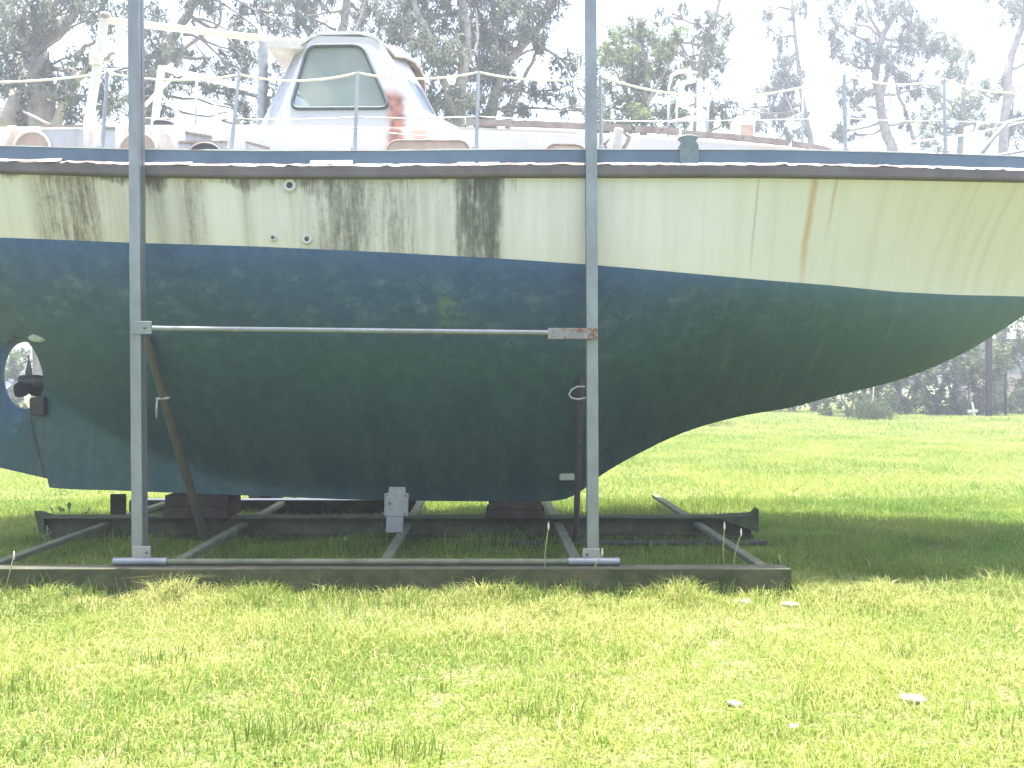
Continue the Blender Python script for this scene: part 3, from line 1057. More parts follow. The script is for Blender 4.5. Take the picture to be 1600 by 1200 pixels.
# ---- wheelhouse
WN = 7.05            # near side at the foot
def wy(z): return WN + (z - 3.4) * 0.16
def wpt(px, py):
    Y = 7.2
    for _ in range(20):
        z = EYE - (py - 600) * Y / F
        Y = wy(z)
    return ((px - 800) * Y / F, Y, EYE - (py - 600) * Y / F)
outer_px = [(418, 250), (436, 195), (456, 132), (480, 68), (492, 56), (583, 58), (594, 66), (614, 96), (634, 130), (652, 165), (674, 186), (712, 200), (735, 205), (735, 250)]
win_px = [(484, 73), (563, 72), (606, 158), (598, 168), (466, 169), (456, 158)]
outer = [wpt(*p) for p in outer_px]
win2 = rounded([(wpt(a_, b_)[0], wpt(a_, b_)[2]) for a_, b_ in [(481, 72), (566, 71), (609, 169), (454, 170)]], 0.09, 7)
def resample(loop, c, n):
    """points of a star-shaped loop in n directions about c"""
    out = []
    L = [(p[0] - c[0], p[1] - c[1]) for p in loop]
    for k in range(n):
        a = 2 * math.pi * k / n
        d = (math.cos(a), math.sin(a))
        best = None
        for i in range(len(L)):
            p, q = L[i], L[(i + 1) % len(L)]
            ex, ez = q[0] - p[0], q[1] - p[1]
            den = d[0] * ez - d[1] * ex
            if abs(den) < 1e-9: continue
            t = (p[0] * ez - p[1] * ex) / den
            u = (p[0] * d[1] - p[1] * d[0]) / den
            if t > 0 and -1e-6 <= u <= 1 + 1e-6 and (best is None or t > best): best = t
        out.append((c[0] + d[0] * best, c[1] + d[1] * best))
    return out
oc = [(p[0], p[2]) for p in outer]
wc = (sum(p[0] for p in win2) / len(win2), sum(p[1] for p in win2) / len(win2))
NR = 120
ro, ri = resample(oc, wc, NR), resample(win2, wc, NR)
def side_wall(sgn):
    mb = MB()
    th = 0.035
    def pt(q, off): return (q[0], CY + sgn * (CY - wy(q[1]) - off), q[1])
    vs = [pt(q, 0) for q in ro] + [pt(q, 0) for q in ri] + [pt(q, th) for q in ro] + [pt(q, th) for q in ri]
    fs = []
    for k in range(NR):
        j = (k + 1) % NR
        fs += [(k, j, NR + j, NR + k), (2 * NR + k, 3 * NR + k, 3 * NR + j, 2 * NR + j),
               (NR + k, NR + j, 3 * NR + j, 3 * NR + k), (k, 2 * NR + k, 2 * NR + j, j)]
    mb.add(vs, fs)
    return mb
house = side_wall(-1).build('wheelhouse', M['house'], boat, smooth=True, angle=30)
house['label'] = 'white wheelhouse with a long rust run below its side window'
side_wall(1).build('side_wall', M['white_paint'], house, smooth=True, angle=30)
for sgn in (-1, 1):
    loop = [(x, CY + sgn * (CY - wy(z) + 0.004), z) for x, z in win2]
    MB().tube(loop + loop[:1], 0.017, 8, caps=False).build('window_seal', M['rubber'], house, smooth=True)
    n = len(win2)
    mb = MB()
    mb.add([(x, CY + sgn * (CY - wy(z) - 0.012), z) for x, z in win2] + [(x, CY + sgn * (CY - wy(z) - 0.018), z) for x, z in win2],
           [tuple(range(n)), tuple(range(n, 2 * n))[::-1]] + [(i, (i + 1) % n, (i + 1) % n + n, i + n) for i in range(n)])
    mb.build('side_window', M['pane'], house)
# roof: a cambered cap between the two walls
mb = MB()
tx = [(-480, None)]
prof = [(470, 66), (486, 56), (500, 50), (560, 49), (580, 53), (594, 62)]
rowsx = [wpt(a_, b_) for a_, b_ in prof]
vs, fs = [], []
for (x, y, z) in rowsx:
    for s, c in ((-1, 0.0), (-0.85, 0.055), (-0.4, 0.165), (0, 0.195), (0.4, 0.165), (0.85, 0.055), (1, 0.0)):
        vs.append((x, CY + s * (CY - y + 0.01), z + c * (1 if 480 < 800 + x * F / y < 585 else 0.6)))
nb = len(vs)
vs += [(x, y, z - 0.03) for x, y, z in vs]
for i in range(len(rowsx) - 1):
    for k in range(6):
        a = i * 7 + k
        fs += [(a, a + 1, a + 8, a + 7), (a + nb, a + 7 + nb, a + 8 + nb, a + 1 + nb)]
for i in range(len(rowsx) - 1):
    for k in (0, 6):
        a = i * 7 + k
        fs.append((a, a + 7, a + 7 + nb, a + nb))
for k in range(6):
    for i in (0, len(rowsx) - 1):
        a = i * 7 + k
        fs.append((a, a + 1, a + 1 + nb, a + nb))
mb.add(vs, fs)
roof = mb.build('roof', M['white_paint'], house, smooth=True, angle=40)
c0 = wpt(498, 52); c1 = wpt(575, 52)
mb = MB()
mb.prism(rounded([(c0[0], c0[2] + 0.03), (c1[0], c1[2] + 0.03), (c1[0] - 0.03, c1[2] + 0.075), (c0[0] + 0.03, c0[2] + 0.08)], 0.03), 7.42, 9.08)
mb.build('roof_hatch', M['white_paint'], roof, bevel=0.012)
# front: sill panel, three windscreen panes with mullions
fa, fb = wpt(597, 70), wpt(671, 197)
ztop, zbot = fa[2], fb[2]
def front(s, t):
    """t 0 at the sill .. 1 at the top; s -1..1 across"""
    x = fb[0] + (fa[0] - fb[0]) * t + (1 - s * s) * 0.12
    z = zbot + (ztop - zbot) * t
    y = CY + s * (CY - wy(z) - 0.01)
    return Vector((x, y, z + (1 - s * s) * (0.10 + 0.10 * t)))
def fpanel(s0, s1, t0, t1, mat, nm, parent, off=0.0, th=0.02):
    mb = MB()
    N = Vector((0.75, 0, 0.66))
    q = [front(s0, t0), front((s0 + s1) / 2, t0), front(s1, t0), front(s1, t1), front((s0 + s1) / 2, t1), front(s0, t1)]
    vs = [v + N * off for v in q] + [v + N * (off - th) for v in q]
    mb.add(vs, [(0, 1, 4, 5), (1, 2, 3, 4), (6, 11, 10, 7), (7, 10, 9, 8)] + [(i, (i + 1) % 6, (i + 1) % 6 + 6, i + 6) for i in range(6)])
    return mb.build(nm, mat, parent)
for s0, s1 in ((-0.93, -0.34), (-0.30, 0.30), (0.34, 0.93)):
    fpanel(s0, s1, 0.02, 0.60, M['wind'], 'windscreen', house)
for s0, s1 in ((-1.0, -0.93), (-0.34, -0.30), (0.30, 0.34), (0.93, 1.0)):
    fpanel(s0, s1, -0.02, 0.66, M['house'], 'mullion', house, 0.012, 0.04)
fpanel(-1, 0, 0.60, 1.0, M['house'], 'brow', house, 0.011, 0.04)
fpanel(0, 1, 0.60, 1.0, M['house'], 'brow', house, 0.011, 0.04)
# curved visor over the windscreen
vz = []
mb = MB()
vs, fs = [], []
for i in range(9):
    s = -1 + 2 * i / 8
    a = front(s, 0.99)
    out = 0.15 - 0.03 * s * s
    vs += [a + Vector((0.0, 0, 0.02)), a + Vector((out * .5, 0, -0.02)), a + Vector((out, 0, -0.085)), a + Vector((out - 0.012, 0, -0.10)), a + Vector((out * .5 - .01, 0, -0.04)), a + Vector((0, 0, -0.01))]
for i in range(8):
    for k in range(6):
        fs.append((i * 6 + k, i * 6 + (k + 1) % 6, i * 6 + (k + 1) % 6 + 6, i * 6 + k + 6))
fs += [(0, 1, 2, 3, 4, 5), tuple(48 + k for k in range(6))[::-1]]
mb.add(vs, fs)
mb.build('visor', M['brown_white'], house, smooth=True, angle=30)
# aft quarter panels
for sgn in (-1, 1):
    a, b = wpt(478, 72), wpt(434, 198)
    mb = MB()
    def qp(p, dx, dy): return (p[0] + dx, CY + sgn * (CY - p[1] - dy), p[2])
    vs = [qp(a, 0, 0.01), qp(b, 0, 0.01), qp(b, -0.30, 0.30), qp(a, -0.16, 0.20)]
    vs += [(x + 0.02, CY + (y - CY) * 0.975, z) for x, y, z in vs]
    mb.add(vs, [(0, 1, 2, 3), (7, 6, 5, 4), (0, 4, 5, 1), (1, 5, 6, 2), (2, 6, 7, 3), (3, 7, 4, 0)])
    mb.build('quarter_panel', M['grey_metal'] if sgn < 0 else M['white_paint'], house)  # near panel coloured grey for its shade, far one left white
# awning lip aft of the roof and its exhaust pipe
a, b = wpt(476, 66), wpt(413, 62)
mb = MB()
mb.prism(rounded([(b[0], b[2] - 0.06), (a[0], a[2] - 0.05), (a[0] + 0.03, a[2] + 0.03), (b[0] + 0.05, b[2] + 0.02)], 0.03), 7.28, 9.2)
mb.build('awning', M['white_paint'], house, bevel=0.006)
e0, e1 = P(412, 66, 7.6), P(409, 196, 7.6)
pts = [(e0[0] + (e1[0] - e0[0]) * t, 7.6, e0[2] + (e1[2] - e0[2]) * t) for t in np.linspace(0, 1, 22)]
MB().tube(pts, [0.042 + 0.012 * (i % 3 == 0) for i in range(22)], 12).build('exhaust_pipe', M['grey_metal'], boat, smooth=True)
MB().lathe((e1[0] - 0.01, 7.6, roof_z(e1[0], 7.6)), [(0.08, 0), (0.08, 0.03), (0.05, 0.05), (0.05, 0.08)], 'z', 14).build('exhaust_foot', M['grey_metal'], boat)
# console seen through the side window
c0 = wpt(490, 150)
MB().prism(rounded([(c0[0] + .1, 3.65), (c0[0] + .62, 3.65), (c0[0] + .5, 4.15), (c0[0] + .2, 4.2)], 0.04), 7.9, 8.6).build('helm_console', M['white_paint'], house, bevel=0.01)

# ---- gantry aft with two long spars
def spar(name, pts, Y, r, mat, parent=boat):
    q = [P(a_, b_, Y) for a_, b_ in pts]
    return MB().tube(q, r, 12).build(name, mat, parent, smooth=True, angle=40)
spar('gantry_leg', [(137, 200), (150, 118), (163, 30)], 7.6, 0.042, M['white_paint'])
MB().lathe(P(150, 92, 7.57), [(0.055, -0.05), (0.062, 0.0), (0.055, 0.05)], 'z', 12).build('gantry_clamp', M['white_paint'], boat, smooth=True)
MB().lathe(P(165, 27, 7.6), [(0.046, -0.02), (0.058, 0.0), (0.046, 0.035), (0.01, 0.05)], 'z', 12).build('gantry_cap', M['trim_wood'], boat, smooth=True)
spar('spar', [(168, 32), (300, 47), (430, 63)], 7.6, 0.032, M['cream_pole'])
spar('gantry_leg', [(241, 200), (247, 150), (253, 104)], 9.0, 0.042, M['white_paint'])
spar('spar', [(256, 107), (340, 127), (424, 146)], 9.0, 0.034, M['cream_pole'])
spar('spar_brace', [(226, 166), (247, 143), (270, 121)], 8.2, 0.018, M['white_paint'])
spar('spar_brace', [(250, 145), (270, 168), (292, 190)], 8.2, 0.014, M['white_paint'])
spar('pipe_end', [(336, 160), (337, 176), (337, 195)], 8.8, 0.02, M['white_paint'])

# ---- stanchions and lifelines
near_st = [((168, 112), 157), ((374, 115), 357), ((559, 112), 553), ((748, 111), 743), ((938, 118), 940), ((1319, 115), 1322), ((1475, 122), 1478), ((1660, 128), 1664)]
tops = []
for (tx_, ty_), bx_ in near_st:
    x, y, z = rail_point(bx_, -0.07, 0.06)
    top = P(tx_, ty_, y)
    tops.append(Vector(top))
    st = MB().tube([(x, y, z), top], [0.016, 0.013], 10).build('stanchion', M['stainless'], boat, smooth=True, angle=40)
    MB().lathe((x, y, z - 0.02), [(0.05, 0), (0.05, 0.012), (0.026, 0.02), (0.024, 0.22), (0.012, 0.23)], 'z', 12).build('stanchion_socket', M['stainless'], st, smooth=True, angle=40)
mid = []
for px, py0, py1, Y in ((307, 122, 200, 9.85), (1045, 150, 206, 9.85), (1058, 152, 206, 9.7), (1107, 146, 210, 9.8), (1255, 134, 214, 9.5)):
    a, b = P(px, py0, Y), P(px - 2, py1 + 30, Y)
    MB().tube([b, a], 0.014, 8).build('stanchion', M['stainless'], boat, smooth=True)
def rope(name, a, b, sag, r, mat, n=14):
    a, b = Vector(a), Vector(b)
    pts = []
    for i in range(n + 1):
        t = i / n
        p = a.lerp(b, t)
        p.z -= sag * 4 * t * (1 - t)
        pts.append(p)
    return MB().tube(pts, r, 6).build(name, mat, boat, smooth=True)
up = Vector((0, 0, -0.01))
sags = [0.05, 0.055, 0.05, 0.045, 0.17, 0.06, 0.1]
for i in range(len(tops) - 1):
    rope('lifeline', tops[i] + up, tops[i + 1] + up, sags[i], 0.0085 if i < 5 else 0.0075, M['rope'])
stern_post = Vector(rail_point(-140, -0.07, 0.80))
rope('lifeline', stern_post, tops[0] + up, 0.05, 0.0085, M['rope'])
for i in range(len(tops) - 1):
    for dz, r in ((-0.36, 0.005),):
        rope('lower_lifeline', tops[i] + Vector((0, 0, dz)), tops[i + 1] + Vector((0, 0, dz)), 0.01, r, M['wire'])
rope('slack_line', tops[2] + Vector((0, 0, -0.45)), tops[3] + Vector((0, 0, -0.50)), 0.03, 0.004, M['wire'])
rope('slack_line', tops[1] + Vector((0, 0, -0.52)), tops[2] + Vector((0, 0, -0.44)), 0.03, 0.004, M['wire'])
rope('slack_line', P(1400, 223, 7.5), P(1640, 178, 8.1), 0.05, 0.009, M['rope'])
# bow pulpit
pts = [P(1530, 246, 7.7), P(1552, 215, 7.72), P(1574, 192, 7.75), P(1610, 184, 7.85), P(1700, 176, 8.15)]
MB().tube(pts, 0.021, 10).build('pulpit_rail', M['stainless'], boat, smooth=True)
pts = [P(1560, 243, 7.75), P(1600, 236, 7.85), P(1690, 226, 8.15)]
MB().tube(pts, 0.016, 10).build('pulpit_rail', M['stainless'], boat, smooth=True)
pts = [P(1700, 176, 8.15), P(1702, 250, 8.15)]
MB().tube(pts, 0.02, 10).build('pulpit_leg', M['stainless'], boat, smooth=True)

# hooks and oddments hanging on the bottom
x, y, z = on_hull(886, 744)
MB().box(x - 0.075, x + 0.07, y - 0.05, y + 0.03, z - 0.035, z + 0.03, jit=0.006).build('keel_pad', M['zinc'], boat, bevel=0.008)

# ------------------------------------------------------------------ the cradle
cradle = thing('boat_cradle', (-1.5, 6.13, 0.0), 'steel boat cradle of long channels with two tall galvanised posts before the hull', 'cradle')
def ibeam(name, x0, x1, yc, w, z0, z1, mat, tf=0.014, tw=0.012, dx=0.0):
    mb = MB()
    def bx(y0, y1, za, zb):
        mb.add([(x0, y0, za), (x0, y1, za), (x0, y1, zb), (x0, y0, zb), (x1, y0 + dx, za), (x1, y1 + dx, za), (x1, y1 + dx, zb), (x1, y0 + dx, zb)],
               [(0, 1, 2, 3), (7, 6, 5, 4), (0, 4, 5, 1), (1, 5, 6, 2), (2, 6, 7, 3), (3, 7, 4, 0)])
    bx(yc - w / 2, yc + w / 2, z1 - tf, z1)
    bx(yc - tw / 2, yc + tw / 2, z0 + tf, z1 - tf)
    bx(yc - w / 2, yc + w / 2, z0, z0 + tf)
    return mb.build(name, mat, cradle)
# near channel: web towards the camera
def channel(name, x0, x1, yfront, w, z0, z1, t, mat):
    mb = MB()
    mb.box(x0, x1, yfront, yfront + t, z0, z1 - t)
    mb.box(x0, x1, yfront, yfront + w, z1 - t + 0.0005, z1)
    mb.box(x0, x1, yfront + t + 0.0005, yfront + w, z0, z0 + t)
    return mb.build(name, mat, cradle)
near = channel('side_channel', -5.6, P(1236, 890, 6.06)[0], 6.05, 0.16, -0.03, 0.20, 0.014, M['beam'])
MB().box(-5.6, P(1236, 890, 6.06)[0] - 0.004, 6.052, 6.205, 0.2015, 0.206).build('flange_face', M['flange'], near)
xa, xb = cx(80), cx(1172)
ctr = ibeam('keel_beam', xa, xb, 8.22, 0.19, 0.05, 0.25, M['beam'])
# torn ends of the keel beam flange
mb = MB()
mb.add([(xa, 8.12, 0.248), (xa, 8.32, 0.248), (xa - 0.10, 8.12, 0.320), (xa - 0.12, 8.30, 0.290), (xa - 0.05, 8.12, 0.110), (xa - 0.05, 8.30, 0.110),
        (xa, 8.12, 0.080), (xa, 8.30, 0.080)], [(0, 1, 3, 2), (0, 2, 4, 6), (1, 7, 5, 3), (2, 3, 5, 4), (4, 5, 7, 6)])
mb.build('torn_flange', M['beam'], ctr)
mb = MB()
mb.add([(xb - 0.4, 8.12, 0.250), (xb - 0.4, 8.32, 0.250), (xb, 8.12, 0.265), (xb + 0.02, 8.32, 0.275), (xb + 0.05, 8.12, 0.340), (xb + 0.06, 8.30, 0.330), (xb + 0.05, 8.12, 0.100), (xb + .05, 8.30, 0.100)],
       [(0, 1, 3, 2), (2, 3, 5, 4), (4, 5, 7, 6), (0, 2, 6), (2, 4, 6)])
mb.build('torn_flange', M['beam'], ctr)
MB().tube([(cx(700), 7.85, 0.04), (cx(900), 7.85, 0.05), (cx(1180), 7.87, 0.045)], 0.022, 8).build('rusty_pipe', M['rust'], cradle, smooth=True)
far = channel('side_channel', -4.6, P(652, 790, 9.75)[0] , 9.66, 0.16, -0.02, 0.20, 0.014, M['beam'])
MB().box(-4.6, P(652, 790, 9.75)[0] - 0.003, 9.662, 9.815, 0.2015, 0.2055).build('flange_face', M['plate'], far)  # pale strip colours in the sunlit top of the far channel
# cross members from the near channel back under the keel
for px in (-20, 262, 597, 905, 1192):
    x0 = (px - 800) * 6.24 / F
    Yf = 10.3
    x1 = x0 - 0.0279 * (Yf - 6.24)
    zt = 0.215 if px < 1000 else 0.205
    mb = MB()
    mb.bar((x0, 6.215, 0.175), (x1, Yf, 0.165), 0.085, 0.045)
    mb.build('cross_member', M['cross'], cradle, bevel=0.006)

# posts: lipped channels standing on the pipe
def post(px_b, px_t, w, d, y0):
    xb_, xt_ = (px_b - 800) * y0 / F, (px_t - 800) * y0 / F
    zb, zt = 0.262, 4.85
    # extrapolate the lean to the very top
    xt_ = xb_ + (xt_ - xb_) * (zt - zb) / (4.56 - zb)
    t = 0.006
    lip = 0.02
    prof = [(-w / 2, 0), (w / 2, 0), (w / 2, d * 0.44), (w / 2 - t, d * 0.44), (w / 2 - t, t), (-w / 2 + t, t), (-w / 2 + t, d - t), (w / 2 - t, d - t), (w / 2 - t, d * 0.56), (w / 2, d * 0.56), (w / 2, d), (-w / 2, d)]
    n = len(prof)
    vs = [(xb_ + a_, y0 + b_, zb) for a_, b_ in prof] + [(xt_ + a_, y0 + b_, zt) for a_, b_ in prof]
    mb = MB()
    mb.add(vs, [tuple(range(n)), tuple(range(n, 2 * n))[::-1]] + [(i, (i + 1) % n, (i + 1) % n + n, i + n) for i in range(n)])
    return mb.build('post', M['galv'], cradle)
post_a = post(214, 207.5, 0.082, 0.10, 6.2)
post_b = post(927, 923.5, 0.086, 0.10, 6.2)
def plate(x0, x1, y0, y1, Y, th, mat, nm, parent, holes=()):
    a, b = P(x0, y1, Y), P(x1, y0, Y)
    o = MB().box(a[0], b[0], Y - th, Y, a[2], b[2]).build(nm, mat, parent, bevel=0.002)
    for hx, hy in holes:
        c = P(hx, hy, Y - th)
        MB().lathe((c[0], Y - th - 0.001, c[2]), [(0.011, 0.002), (0.011, -0.006), (0.006, -0.009)], 'y', 8).build('bolt', M['dark'], o if parent is cradle else parent)
    return o
plate(208, 238, 502, 522, 6.197, 0.012, M['galv'], 'clamp_plate', post_a, [(226, 512)])
plate(208, 236, 853, 874, 6.197, 0.010, M['plate'], 'foot_plate', post_a, [(229, 863)])
plate(910, 937, 857, 874, 6.197, 0.010, M['plate'], 'foot_plate', post_b, [(917, 866)])
plate(856, 933, 513, 530, 6.196, 0.03, M['galv_rust'], 'pipe_socket', post_b)
a, b = P(234, 513, 6.21), P(858, 520, 6.185)
MB().tube([a, b], 0.021, 14).build('upper_pipe', M['galv'], cradle, smooth=True, angle=40)
zl = 0.2375
xl0, xl1 = P(178, 880, 6.17)[0], P(968, 880, 6.17)[0]
low = MB().tube([(xl0 + 0.02, 6.17, zl), (xl1 - 0.02, 6.17, zl)], 0.022, 14).build('lower_pipe', M['cross'], cradle, smooth=True, angle=40)
MB().tube([(xl0, 6.17, zl), (P(262, 880, 6.17)[0], 6.17, zl)], 0.031, 14).build('pipe_sleeve', M['galv'], low, smooth=True, angle=40)
MB().tube([(P(888, 880, 6.17)[0], 6.17, zl), (xl1, 6.17, zl)], 0.031, 14).build('pipe_sleeve', M['galv'], low, smooth=True, angle=40)
# drilled bracket standing on a cross member
Yb = 7.65
def bp(px, py): 
    q = P(px, py, Yb); return (q[0], q[2])
mb = MB().prism([bp(603, 832), bp(629, 832), bp(630, 806), bp(637, 806), bp(639, 771), bp(634, 771), bp(633, 761), bp(608, 761), bp(607, 770), bp(601, 771), bp(600, 806), bp(604, 806)], Yb, Yb + 0.02)
br = mb.build('drilled_bracket', M['plate'], cradle)
q0, q1 = bp(601, 806), bp(638, 771)
mb = MB().box(q0[0], q1[0], Yb - 0.012, Yb - 0.0005, q0[1], q1[1]).build('bracket_face', M['plate'], br, bevel=0.002)
for hx, hy, rr in ((605, 774, 0.008), (634, 775, 0.009), (609, 787, 0.012), (633, 803, 0.008)):
    c = P(hx, hy, Yb - 0.012)
    MB().lathe((c[0], Yb - 0.0125, c[2]), [(rr, 0.004), (rr, -0.0015)], 'y', 10).build('bolt_hole', M['dark'], br)
# upright plate at the aft end
Yb = 9.1
q0, q1 = bp(172, 800), bp(196, 772)
up_ = MB().box(q0[0], q1[0], Yb, Yb + 0.025, 0.1, q1[1]).build('upright_plate', M['beam'], cradle, bevel=0.003)
Yb = 10.0
for a_ in (388, 424):
    q0, q1 = bp(a_, 782), bp(a_ + 16, 773)
    MB().box(q0[0], q1[0], Yb, Yb + 0.1, q0[1], q1[1]).build('end_fitting', M['galv'], cradle, bevel=0.004)
q0, q1 = bp(404, 786), bp(424, 773)
MB().box(q0[0], q1[0], Yb + .02, Yb + 0.12, q0[1], q1[1]).build('end_fitting', M['dark'], cradle, bevel=0.004)

# ------------------------------------------------------------------ blocks and props
def block(px0, px1, label, jit):
    x0, x1 = cx(px0), cx(px1)
    zt = max(keel(x0 + 0.05), keel(x1 - 0.05), keel((x0 + x1) / 2)) - 0.001
    zt = min(keel(x0), keel(x1)) - 0.001
    root = thing('keel_block', (0.5 * (x0 + x1), 8.22, 0.25), label, 'block', 'timber blocks under the keel')
    h = (zt - 0.251)
    k = 2
    for i in range(k):
        z0 = 0.251 + h * i / k
        MB().box(x0 + jit * i, x1 - jit * i, 8.04 + 0.02 * i, 8.46, z0 + (0.0006 if i else 0), z0 + h / k).build('timber', M['timber_dark'], root, bevel=0.006)
block(270, 366, 'dark timber block under the keel, beside the leaning mustard pole', 0.0)
block(760, 850, 'dark timber block under the keel, between the drilled bracket and the right-hand post', 0.03)

# leaning pole against the hull
x, y, z = on_hull(233, 528)
foot = P(322, 830, 7.95)
pr = thing('prop_pole', (foot[0], foot[1], 0.0), 'mustard-brown pole leaning against the hull behind the left-hand post', 'pole')
top = Vector((x, y - 0.05, z))
fo = Vector((foot[0], foot[1], 0.03))
MB().tube([fo, fo.lerp(top, 0.55), top], [0.042, 0.042, 0.034], 12).build('pole', M['prop_wood'], pr, smooth=True, angle=40)
m_ = fo.lerp(top, 0.72)
MB().tube([m_ + Vector((-0.045, -0.05, 0.02)), m_ + Vector((-0.05, -0.055, -0.06)), m_ + Vector((-0.05, -0.055, -0.15))], 0.01, 8).build('hook', M['grey_metal'], pr, smooth=True)
MB().tube([m_ + Vector((-0.06, -0.04, 0.02)), m_ + Vector((0.06, -0.045, 0.03))], 0.014, 8).build('collar', M['grey_metal'], pr, smooth=True)
x, y, z = on_hull(909, 590)
fo = Vector((P(899, 812, 7.9)[0], 7.9, 0.02))
pr = thing('prop_pole', (fo.x, fo.y, 0.0), 'thin rusty brown prop standing just behind the right-hand post', 'pole')
top = Vector((P(909, 590, y - 0.05)[0], y - 0.05, z))
MB().tube([fo, top], [0.03, 0.025], 10).build('pole', M['rust'], pr, smooth=True, angle=40)
h = P(900, 612, 7.2)
MB().tube([P(a_, b_, 6.75) for a_, b_ in ((914, 604), (902, 604), (893, 609), (889, 616), (893, 622), (904, 624), (917, 621))], 0.008, 8).build('hook', M['grey_metal'], pr, smooth=True)


# ------------------------------------------------------------------ trees
def leaf_mesh(name, centers, dirs, length, width, tone, mat, parent):
    """diamond shaped leaves: centers, unit directions, sizes as arrays"""
    n = len(centers)
    side = np.cross(dirs, rng.normal(size=(n, 3)))
    side /= np.linalg.norm(side, axis=1)[:, None] + 1e-9
    L, W = length[:, None], width[:, None]
    a = centers - dirs * L * 0.5
    b = centers + dirs * L * 0.5
    c = centers - dirs * L * 0.08 + side * W * 0.5
    d = centers - dirs * L * 0.08 - side * W * 0.5
    v = np.stack([a, c, b, d], axis=1).reshape(-1, 3)
    me = bpy.data.meshes.new(name)
    me.vertices.add(4 * n)
    me.vertices.foreach_set('co', v.astype(np.float32).ravel())
    me.loops.add(4 * n)
    me.loops.foreach_set('vertex_index', np.arange(4 * n, dtype=np.int32))
    me.polygons.add(n)
    me.polygons.foreach_set('loop_start', np.arange(0, 4 * n, 4, dtype=np.int32))
    at = me.attributes.new('tone', 'FLOAT', 'POINT')
    at.data.foreach_set('value', np.repeat(tone, 4).astype(np.float32))
    me.update(calc_edges=True)
    return link(name, me, mat, parent)


def blob_leaves(blobs, per_m2, lsize, droop):
    C, D, L, W, T = [], [], [], [], []
    for (c, rx, ry, rz, dens) in blobs:
        n = int(per_m2 * math.pi * rx * rz * dens)
        k = max(4, int(n / 34))
        # sub clusters inside the ellipsoid, hanging sprays
        u = rng.normal(size=(k, 3))
        u /= np.linalg.norm(u, axis=1)[:, None]
        r = rng.random(k) ** 0.42
        cc = np.array(c) + u * r[:, None] * np.array([rx, ry, rz])
        rs = 0.13 * (rx * rz) ** 0.5 + 0.07
        idx = rng.integers(0, k, n)
        off = rng.normal(size=(n, 3)) * np.array([0.5, 0.5, 0.75]) * rs
        off[:, 2] -= np.abs(rng.normal(size=n)) * 0.3 * rs
        p = cc[idx] + off
        d = rng.normal(size=(n, 3)) * np.array([0.75, 0.75, 0.5])
        d[:, 2] -= droop
        d /= np.linalg.norm(d, axis=1)[:, None]
        l = lsize * rng.uniform(0.6, 1.35, n)
        tone_c = rng.random(k)
        C.append(p); D.append(d); L.append(l); W.append(l * rng.uniform(0.2, 0.33, n))
        T.append(np.clip(0.55 * tone_c[idx] + 0.45 * rng.random(n), 0, 1))
    return [np.concatenate(q) for q in (C, D, L, W, T)]


def wob(pts, n, amp):
    """smooth polyline through points with some wobble"""
    pts = [Vector(p) for p in pts]
    out = []
    for i in range(len(pts) - 1):
        p0 = pts[max(i - 1, 0)]; p1 = pts[i]; p2 = pts[i + 1]; p3 = pts[min(i + 2, len(pts) - 1)]
        for k in range(n):
            t = k / n
            q = 0.5 * ((2 * p1) + (-p0 + p2) * t + (2 * p0 - 5 * p1 + 4 * p2 - p3) * t * t + (-p0 + 3 * p1 - 3 * p2 + p3) * t ** 3)
            if out: q += Vector([random.uniform(-amp, amp) for _ in range(3)])
            out.append(q)
    out.append(pts[-1])
    return out


